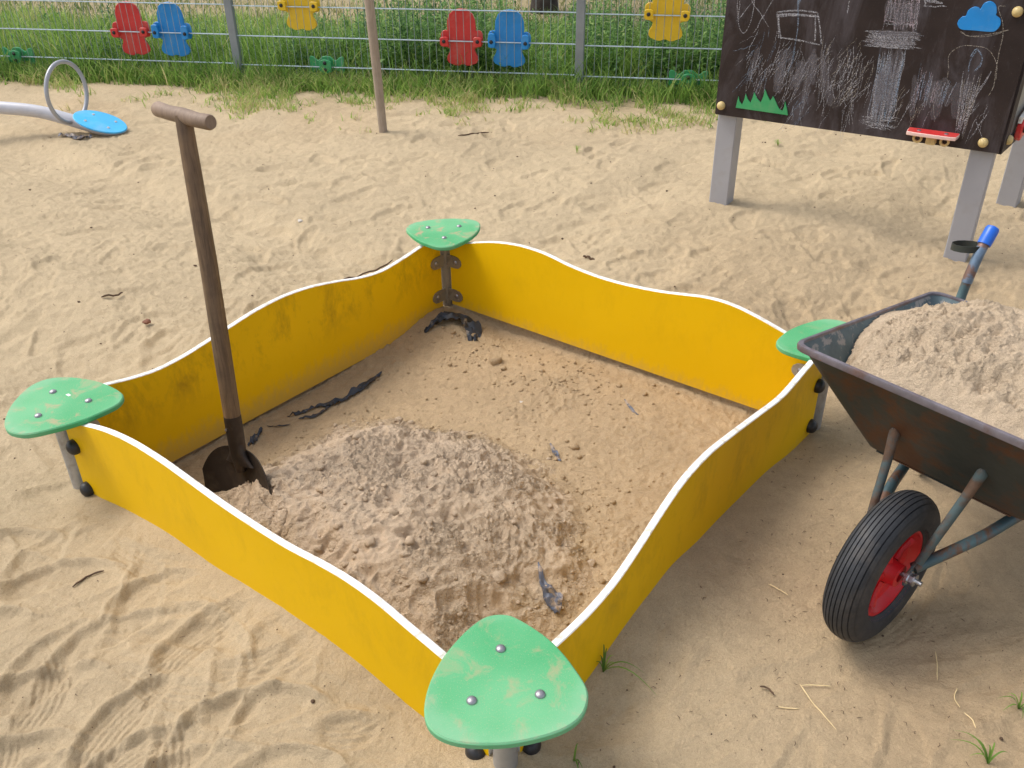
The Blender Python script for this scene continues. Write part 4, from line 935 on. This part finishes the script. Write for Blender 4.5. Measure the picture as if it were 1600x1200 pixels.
# ------------------------------------------------------------------ seesaw
SS = Vector((-2.48,5.5,.055)); ssw = tag(empty('seesaw', (-2.48,5.5,0)), 'grey tube seesaw with ring handle and light blue oval seat', 'seesaw')
b = MB(); P_ = open_curve([(-2.3,0,.02),(-1.9,0,.12),(-1.4,0,.165),(-.9,0,.175),(-.58,0,.160),(-.36,0,.134),(-.19,0,.085),(-.06,0,.040),(.03,0,.012)], 8)
b.tube(P_, [.037]*(len(P_)-10)+[.036,.036,.035,.034,.032,.030,.027,.024,.020,.015], 20); b.obj('beam', M_seesaw, ssw)
tilt = R(19); el = [(.155*math.cos(a), .112*math.sin(a)) for a in np.linspace(0, 2*math.pi, 48, endpoint=False)]
b = MB(); b.prism(el, -.010, 0, bev=.003); st = b.obj('seat', M_blueseat, ssw, (.0,0,.072), (R(10),tilt,0))
b = MB(); b.loft([[(x_*k, y_*k, z_) for x_, y_ in el] for k, z_ in ((.55,-.060),(.85,-.035),(1.0,-.0135),(1.02,-.0105))], 0, True); b.obj('seat_shell', M_seesaw, ssw, (.0,0,.072), (R(10),tilt,0))
for a, c in ((-.07,-.045),(-.06,.05),(.065,-.045),(.075,.045)):
    b = MB(); b.lathe([(.009,0),(.008,.003),(.0001,.004)], n=12); b.obj('bolt', M_zinc, st, (a, c, .0003))
b = MB(); ring = []
for k in range(40):
    a = 2*math.pi*k/40; ring.append((.173*math.cos(a), 0, .173*math.sin(a)))
rr_ = [[Vector(((.173+.0125*math.cos(f_))*math.cos(a), .0125*math.sin(f_), (.173+.0125*math.cos(f_))*math.sin(a))) for f_ in np.linspace(0, 2*math.pi, 12, endpoint=False)] for a in np.linspace(0, 2*math.pi, 56)]
b.loft(rr_, 0, True, False); b.obj('ring_handle', M_seesaw2, ssw, (-.155,0,.245), (0,R(10),R(76)))

# ------------------------------------------------------------------ black film scraps
def scrap(name, path, wds, lab, mat, lift=.004, crumple=.012, loc=None, group='scraps of black film poking from the sand', seed=1, z0=None):
    r_ = random.Random(seed); c0 = Vector((path[0][0], path[0][1], 0)); pts = open_curve([Vector((x_, y_, 0)) for x_, y_ in path], 6); n_ = len(pts); V = []; NW = 7
    zb = hz(path[0][0], path[0][1])
    for o2 in (0, .0012):
        for i, p in enumerate(pts):
            t_ = (pts[min(i+1, n_-1)]-pts[max(i-1, 0)]).normalized(); nn_ = Vector((-t_.y, t_.x, 0)); wv = np.interp(i/(n_-1), np.linspace(0, 1, len(wds)), wds)
            for j in range(NW):
                q = (j/(NW-1)-.5)*wv; x_, y_ = p.x+nn_.x*q, p.y+nn_.y*q
                cz = crumple*(abs(perlin(np.array(x_*38+seed), np.array(y_*38), seed))*1.5+.35*perlin(np.array(x_*110), np.array(y_*110), seed+3)) if z0 is None else z0(i/(n_-1), j/(NW-1))
                V.append((x_-c0.x, y_-c0.y, hz(x_, y_)+lift+float(cz)-zb-o2))
    fs = []; N_ = n_*NW
    for i in range(n_-1):
        for j in range(NW-1):
            k = i*NW+j; fs.append((k, k+1, k+NW+1, k+NW)); fs.append((N_+k, N_+k+NW, N_+k+NW+1, N_+k+1))
    for i in range(n_-1):
        k = i*NW; fs.append((k, k+NW, N_+k+NW, N_+k)); k += NW-1; fs.append((k, N_+k, N_+k+NW, k+NW))
    b = MB(); b.add(V, fs, 0, False); o = b.obj(name, mat, None, (c0.x, c0.y, zb)); tag(o, lab, 'film scrap', group); return o
scrap('plastic_scrap', [(-.322,2.955),(-.27,3.01),(-.20,3.02),(-.145,2.975),(-.140,2.90)], [.01,.045,.06,.07,.04], 'crumpled black film arching from sand in the back corner', M_film, .003, .035, seed=3,
      z0=lambda a, c: .022*math.sin(math.pi*min(1, a*1.05))+.016*abs(perlin(np.array(a*9.), np.array(c*4.), 3))*2-.012*c)
scrap('plastic_scrap', [(-.735,2.452),(-.70,2.470),(-.655,2.505),(-.60,2.515),(-.555,2.545),(-.51,2.625),(-.455,2.70)], [.003,.014,.008,.026,.014,.036,.004], 'long twisted black film strip along the back-left board', M_film, .004, .014, seed=5)
scrap('plastic_scrap', [(-.695,2.435),(-.655,2.450),(-.62,2.48),(-.60,2.51)], [.003,.012,.010,.006], 'thin black strip forking off the long twisted one', M_film, .003, .008, seed=6)
scrap('plastic_scrap', [(-.79,2.400),(-.755,2.395),(-.715,2.405)], [.002,.007,.003], 'short thin black shred between shovel and twisted strip', M_film, .003, .004, seed=7)
scrap('plastic_scrap', [(-.822,2.285),(-.812,2.32),(-.800,2.375)], [.003,.022,.006], 'small black sliver just right of the shovel socket', M_film, .003, .012, seed=8)
scrap('plastic_scrap', [(.112,2.215),(.125,2.17),(.140,2.125)], [.003,.017,.004], 'small grey film fleck right of the heap', M_film_grey, .002, .006, seed=9)
scrap('plastic_scrap', [(.058,1.640),(.070,1.59),(.090,1.545),(.098,1.505)], [.003,.018,.050,.012], 'grey triangular film piece beside the nearest seat', M_film_grey, .003, .010, seed=10)
scrap('plastic_scrap', [(.365,2.46),(.380,2.41),(.398,2.365)], [.003,.010,.003], 'faint grey film sliver near the right-hand board', M_film_grey, .001, .003, seed=11)
scrap('plastic_scrap', [(-2.72,5.43),(-2.64,5.42),(-2.56,5.37),(-2.50,5.385)], [.02,.04,.05,.02], 'dark rag of film on the sand below the seesaw seat', M_film_grey, .004, .02, seed=12)

# ------------------------------------------------------------------ small litter one can point at
def stick(name, a, c, r_, mat, lab, cat, group=None, bend=.01, lift=.003):
    a = Vector(a); c = Vector(c); mid = (a+c)/2+Vector((rnd.gauss(0, bend), rnd.gauss(0, bend))); za = hz(a.x, a.y)
    P = [Vector((p.x, p.y, 0)) for p in open_curve([Vector((*a, 0)), Vector((*mid, 0)), Vector((*c, 0))], 4)]
    P = [(p.x-a.x, p.y-a.y, hz(p.x, p.y)+lift+rnd.random()*r_-za) for p in P]; n_ = len(P)
    b = MB(); b.tube(P, [r_*(.5 if i in (0, n_-1) else 1) for i in range(n_)], 7); o = b.obj(name, mat, None, (a.x, a.y, za)); return tag(o, lab, cat, group)
stick('twig', (-.69,3.36), (-.50,3.53), .0035, M_twig, 'thin dark twig lying behind the back-left board', 'twig')
stick('twig', (-1.52,3.02), (-1.47,3.09), .0035, M_twig, 'short dark twig on the open sand left of the shovel', 'twig')
stick('twig', (-1.05,1.575), (-.99,1.62), .0025, M_twig, 'small pale brown twig on the sand below the left seat', 'twig')
stick('twig', (.30,3.43), (.345,3.40), .005, M_twig, 'stubby dark twig behind the back-right board', 'twig')
stick('twig', (.505,1.258), (.53,1.237), .002, M_twig, 'tiny brown twig in the right foreground sand', 'twig')
stick('twig', (-.30,5.30), (-.12,5.40), .004, M_twig, 'thin twig near the grass right of the wooden pole', 'twig')
SG_ = 'straw stalks on the foreground sand'
for a, c, lab in (((.591,1.266),(.631,1.153),'long pale straw stalk in the right foreground'), ((.593,1.263),(.655,1.262),'thin straw stalk meeting the end of the long one'), ((.53,1.211),(.572,1.206),'short straw stalk left of the long one'),
    ((.910,1.352),(.882,1.275),'upright-lying straw stalk below the wheel'), ((.915,1.254),(.900,1.206),'short straw stalk near the right edge'), ((.901,1.191),(.907,1.153),'lowest straw stalk near the right edge'), ((.594,1.545),(.632,1.512),'pale straw bit left of the barrow wheel')):
    stick('straw_stalk', a, c, .0011, M_straw, lab, 'straw', SG_, .003, .002)
def chip(name, x, y, r_, mat, lab, cat, flat=.5, sink=.2):
    bm = bmesh.new(); bmesh.ops.create_icosphere(bm, subdivisions=2, radius=r_)
    for v in bm.verts:
        k = 1+.5*float(perlin(np.array(v.co.x/r_*1.3+x*9), np.array(v.co.y/r_*1.3+v.co.z/r_+y*7), 5)); v.co *= k; v.co.z *= flat
    me = bpy.data.meshes.new(name); bm.to_mesh(me); bm.free(); me.materials.append(mat)
    o = bpy.data.objects.new(name, me); COL.objects.link(o); o.location = (x, y, gz(x, y)+r_*flat*(1-sink)); return tag(o, lab, cat)
chip('brick_chip', -1.279, 2.812, .016, M_brick, 'small reddish brick chip left of the shovel shaft', 'chip')
chip('pebble', -.98, 3.98, .012, M_stone, 'pale stone on the sand behind the sandbox left of centre', 'pebble')
chip('pebble', -1.30, 3.42, .007, M_twig, 'small dark pebble on the sand left of the shovel', 'pebble')
chip('pebble', .03, 2.47, .006, M_stone, 'tiny white stone on the sandbox floor', 'pebble')
# countless grit and bark crumbs
pts = []
for k in range(380):
    y = .8+4.8*rnd.random()**1.3; x = rnd.uniform(-1, 1)*(.62*y+.25)
    if interior(np.array([[x]]), np.array([[y]]))[0, 0] > -.05: continue
    r_ = .0009*math.exp(abs(rnd.gauss(0, .55)))*(.8+.25*y); pts.append((x, y, gz(x, y)+r_*.4, r_))
o = clods('bark_grit', pts, M_twig, 'scattered dark bark crumbs and grit on the sand', (0,0,0))
bits = MB()
for k in range(420):
    if k < 200: y = rnd.uniform(1.0, 2.3); x = rnd.uniform(.35, .75)+(y-1.0)*.35+rnd.gauss(0, .12)
    else: y = .85+4.5*rnd.random(); x = rnd.uniform(-1, 1)*(.62*y+.2)
    if interior(np.array([[x]]), np.array([[y]]))[0, 0] > -.04: continue
    a = rnd.uniform(0, 6.3); l_ = rnd.uniform(.004, .013)*(1 if y < 2.3 else 1.5); z = gz(x, y)+.002
    bits.tube([(x, y, z), (x+l_*math.cos(a)*.5+rnd.gauss(0,.001), y+l_*math.sin(a)*.5, z+.002), (x+l_*math.cos(a+.4), y+l_*math.sin(a+.4), z)], [.0004,.0009,.0004], 4)
tag(bits.obj('bark_shreds', M_twig, recalc=False), 'tiny dark bark shreds strewn over the sand', kind='stuff')

# ------------------------------------------------------------------ vegetation
def blades(name, X_, Y_, Z_, Hh, Wd, tint, lean, mat, label, seg=3):
    N = len(X_); a = rng.uniform(0, 2*np.pi, N); la = rng.uniform(0, 2*np.pi, N)
    V = np.zeros((N, (seg+1)*2, 3)); T_ = np.zeros((N, (seg+1)*2))
    for k in range(seg+1):
        t_ = k/seg; w_ = Wd*(1-t_**1.6)*.5+.0002; off = lean*Hh*t_**2; zz = Hh*(t_-.25*lean*t_**2)
        cx = X_+np.cos(la)*off; cy = Y_+np.sin(la)*off
        for s_i, sg in ((0,-1),(1,1)):
            V[:, k*2+s_i, 0] = cx+sg*w_*np.cos(a); V[:, k*2+s_i, 1] = cy+sg*w_*np.sin(a); V[:, k*2+s_i, 2] = Z_+zz
        T_[:, k*2] = T_[:, k*2+1] = np.clip(tint+.0*t_, 0, 1)
    base = np.arange(N)[:, None]*((seg+1)*2)
    Q = np.concatenate([base+np.array([2*k, 2*k+1, 2*k+3, 2*k+2])[None, :] for k in range(seg)], 0)
    return tag(np_obj(name, V.reshape(-1, 3), Q, mat, {'tint': T_.ravel()}, smooth=True), label, kind='stuff')
def field(n_, x0, x1, d0, d1):
    x = rng.uniform(x0, x1, n_); dd = rng.uniform(d0, d1, n_); return x, FENCE(x)+dd, dd
# tall grass at and behind the fence
x, y, dd = field(46000, -5.6, 3.6, -.22, 2.3)
pn = fbm(x, y, 1.6, 3, 400); tn = fbm(x, y, 2.5, 2, 410)
H = (.15+.15*ss(-.2, .4, dd)-.17*ss(.45, 1.5, dd)+.07*pn)*rng.uniform(.5, 1.45, len(x)); H = np.clip(H, .04, .5)
tint = np.clip(.33+.3*tn+rng.normal(0, .2, len(x))+.22*ss(.5, 1.3, dd)*(x < -.8)+(rng.random(len(x)) < .04)*.4, 0, 1)
blades('tall_grass', x, y, 0*x-.01, H, rng.uniform(.006,.014,len(x)), tint, rng.uniform(.15,.9,len(x)), M_grass, 'tall green grass growing along and behind the fence')
# short tufts creeping into the sand in front of the fence
x, y, dd = field(85000, -5.6, 3.2, -1.4, .05)
pn = fbm(x, y, 1.9, 3, 420)+.7*fbm(x, y, 6, 3, 425)
edge = np.interp(x, [-5,-3.4,-2.3,-1.7,-1.2,-.7,0,.6,1.2,2.2,3], [-.35,-.35,-.42,-.85,-.9,-.55,-.6,-.7,-.72,-.35,-.3])
keep = (dd-edge)*1.3+pn*.75-.02 > rng.uniform(0, 1.15, len(x)); x, y, dd, pn = x[keep], y[keep], dd[keep], pn[keep]
H = (.035+.06*ss(-.6, 0, dd))*rng.uniform(.4, 2.0, len(x)); tint = np.clip(.55+rng.normal(0, .24, len(x))+.5*(rng.random(len(x)) < .1)+.25*pn, 0, 1)
blades('short_grass', x, y, 0*x-.004, H, rng.uniform(.004,.010,len(x)), tint, rng.uniform(.3,1.3,len(x)), M_grass, 'patchy short grass creeping onto the sand before the fence')
# pale meadow further back
x = rng.uniform(-9, 8, 52000); y = FENCE(x)+1.5+rng.random(52000)**1.7*15
H = rng.uniform(.03,.13,len(x)); tint = np.clip(.38+.4*fbm(x, y, .8, 2, 430)+rng.normal(0, .2, len(x)), 0, 1)
blades('meadow_grass', x, y, 0*x, H, rng.uniform(.006,.016,len(x)), tint, rng.uniform(.2,1.1,len(x)), M_dry, 'pale dry meadow grass stretching away behind the fence')
# leafy weeds
def weeds(n_):
    Vs, Qs, Ts = [], [], []; o = 0; k = 0
    while k < n_:
        x_ = rnd.uniform(-1.75, 3.4) if rnd.random() < .88 else rnd.uniform(-5, -1.6); dd_ = .1+1.7*rnd.random()**1.3
        if x_ < -.9 and rnd.random() < .35: continue
        k += 1; y_ = FENCE(x_)+dd_; h_ = rnd.uniform(.22, .58)*(1 if x_ > -1.2 else .55)*(.5 if .02 < x_ < .48 else 1); nl = rnd.randint(18, 30); ph = rnd.uniform(0, 6.3); lx_, ly_ = rnd.gauss(0, .05), rnd.gauss(0, .05); tb = rnd.uniform(.0, .8)
        sx_, sy_ = .0025, 0
        Vs.append(np.array([(x_-.003,y_,0),(x_+.003,y_,0),(x_+lx_+.0015,y_+ly_,h_),(x_+lx_-.0015,y_+ly_,h_)])); Qs.append(np.array([[0,1,2,3]])+o); o += 4; Ts.append(np.full(4, tb))
        for j in range(nl):
            t_ = .12+.88*(j+.5)/nl; a = ph+j*2.4; L_ = rnd.uniform(.07, .13)*(1.15-.6*t_); W_ = L_*rnd.uniform(.18, .30); el_ = rnd.uniform(.1, .8)+.5*(t_ > .9)
            p = np.array([x_+lx_*t_, y_+ly_*t_, h_*t_]); d_ = np.array([math.cos(a)*math.cos(el_), math.sin(a)*math.cos(el_), math.sin(el_)]); s = np.array([-math.sin(a), math.cos(a), 0])
            dr = np.array([0, 0, -1.])
            V = [p, p+d_*L_*.45+s*W_*.5, p+d_*L_*.45-s*W_*.5, p+d_*L_*.45+dr*0, p+d_*L_+dr*L_*.35]
            Vs.append(np.array([V[0], V[1], V[4], V[3]])); Qs.append(np.array([[0,1,2,3]])+o); o += 4
            Vs.append(np.array([V[0], V[3], V[4], V[2]])); Qs.append(np.array([[0,1,2,3]])+o); o += 4
            tt = min(1, max(0, tb+rnd.gauss(0, .14))); Ts.append(np.full(8, tt))
    return tag(np_obj('leafy_weeds', np.concatenate(Vs), np.concatenate(Qs), M_weed, {'tint': np.concatenate(Ts)}, smooth=False), 'dense leafy green weeds behind the fence', kind='stuff')
weeds(1250)
# grass tufts in the foreground
def tuft(x, y, specs, lab, rz=0):
    V, Q, T_ = [], [], []; o = 0
    for (a, L_, lean, tn) in specs:
        d_ = np.array([math.cos(a), math.sin(a)]); s = np.array([-d_[1], d_[0]]); n_ = 8
        for k in range(n_+1):
            t_ = k/n_; w_ = .0019*(1-t_**2)+.0002; r_ = L_*lean*t_**1.3; z = L_*(1-lean*.7)*(math.sin(t_*math.pi*(.5+.45*lean)))
            for sg in (-1,1): V.append((x+d_[0]*r_+s[0]*w_*sg, y+d_[1]*r_+s[1]*w_*sg, gz(x, y)-.003+max(z, .002))); T_.append(tn)
            if k < n_: Q.append((o+2*k, o+2*k+1, o+2*k+3, o+2*k+2))
        o += 2*(n_+1)
    V = np.array(V); c = np.array([x, y, gz(x, y)]); ob = np_obj('grass_tuft', V-c, np.array(Q), M_grass, {'tint': T_}); ob.location = c
    tag(ob, lab, 'grass tuft', 'small grass tufts growing from the foreground sand')
tuft(.185,1.30,[(1.2,.07,.3,.2),(.6,.06,.5,.6),(2.0,.05,.4,.15),(-.2,.10,.85,.3),(-.6,.13,.95,.35),(1.6,.08,.25,.1),(.1,.05,.6,.5),(2.6,.04,.5,.2)], 'grass tuft against the outer board beside the nearest seat')
tuft(.11,1.10,[(-1.4,.06,.8,.2),(1.2,.05,.5,.3),(-1.0,.04,.7,.2)], 'thin grass blades under the right edge of the nearest seat')
tuft(1.015,1.20,[(2.8,.06,.7,.2),(3.4,.05,.8,.3),(-1.2,.07,.6,.15),(-.4,.05,.6,.3),(1.2,.05,.5,.4),(-1.9,.05,.7,.2),(2.2,.05,.6,.5)], 'leafy grass tuft at the right edge of the sand')
tuft(.895,1.075,[(1.9,.07,.8,.2),(2.4,.08,.9,.3),(1.0,.06,.5,.35),(2.9,.05,.7,.4),(.2,.06,.7,.2),(1.5,.05,.4,.3),(2.1,.09,.85,.25)], 'grass tuft at the bottom right corner of the view')
def seedling(x, y, lab):
    specs = [(rnd.uniform(0, 6.3), rnd.uniform(.03,.07), rnd.uniform(.4,.9), rnd.uniform(.3,.8)) for _ in range(14)]; tuft(x, y, specs, lab)
seedling(1.50,4.95,'small seedling on the sand under the chalkboard'); seedling(.38,4.95,'grass sprout in the sand left of the chalkboard')
# ------------------------------------------------------------------ tree behind the fence
tree = tag(empty('tree', (.38,9.75,0)), 'dark tree trunk standing in the meadow behind the fence', 'tree')
b = MB(); b.tube([(0,0,-.1),(0,0,.1),(.01,.0,.5),(-.02,.02,1.6),(.03,0,3.0),(0,0,4.6)], [.17,.135,.118,.105,.08,.03], 20)
tk = b.obj('trunk', M_bark, tree)
b = MB()
for k in range(9):
    a = k*2.4; z = 2.0+k*.28; b.tube([(0,0,z),(.5*math.cos(a),.5*math.sin(a),z+.35),(1.1*math.cos(a),1.1*math.sin(a),z+.6)], [.045,.028,.01], 8)
b.obj('limbs', M_bark, tree)
n_ = 16000; cx = rng.normal(0, 1, (n_, 3)); cl = np.array([(1.2*math.cos(k*2.4)*rnd.uniform(.3,1), 1.2*math.sin(k*2.4)*rnd.uniform(.3,1), 2.4+k*.11) for k in range(26)])
pc = cl[rng.integers(0, 26, n_)]+cx*[.30,.30,.22]
u_ = rng.normal(0, 1, (n_, 3)); u_ /= np.linalg.norm(u_, axis=1)[:, None]; v_ = np.cross(u_, rng.normal(0, 1, (n_, 3))); v_ /= np.linalg.norm(v_, axis=1)[:, None]
V = np.stack([pc-u_*.045, pc+v_*.022, pc+u_*.045, pc-v_*.022], 1).reshape(-1, 3); Q = np.arange(n_*4).reshape(-1, 4)
cr_o = np_obj('crown', V, Q, M_weed, {'tint': np.repeat(rng.uniform(0, .9, n_), 4)}, smooth=False, parent=tree)
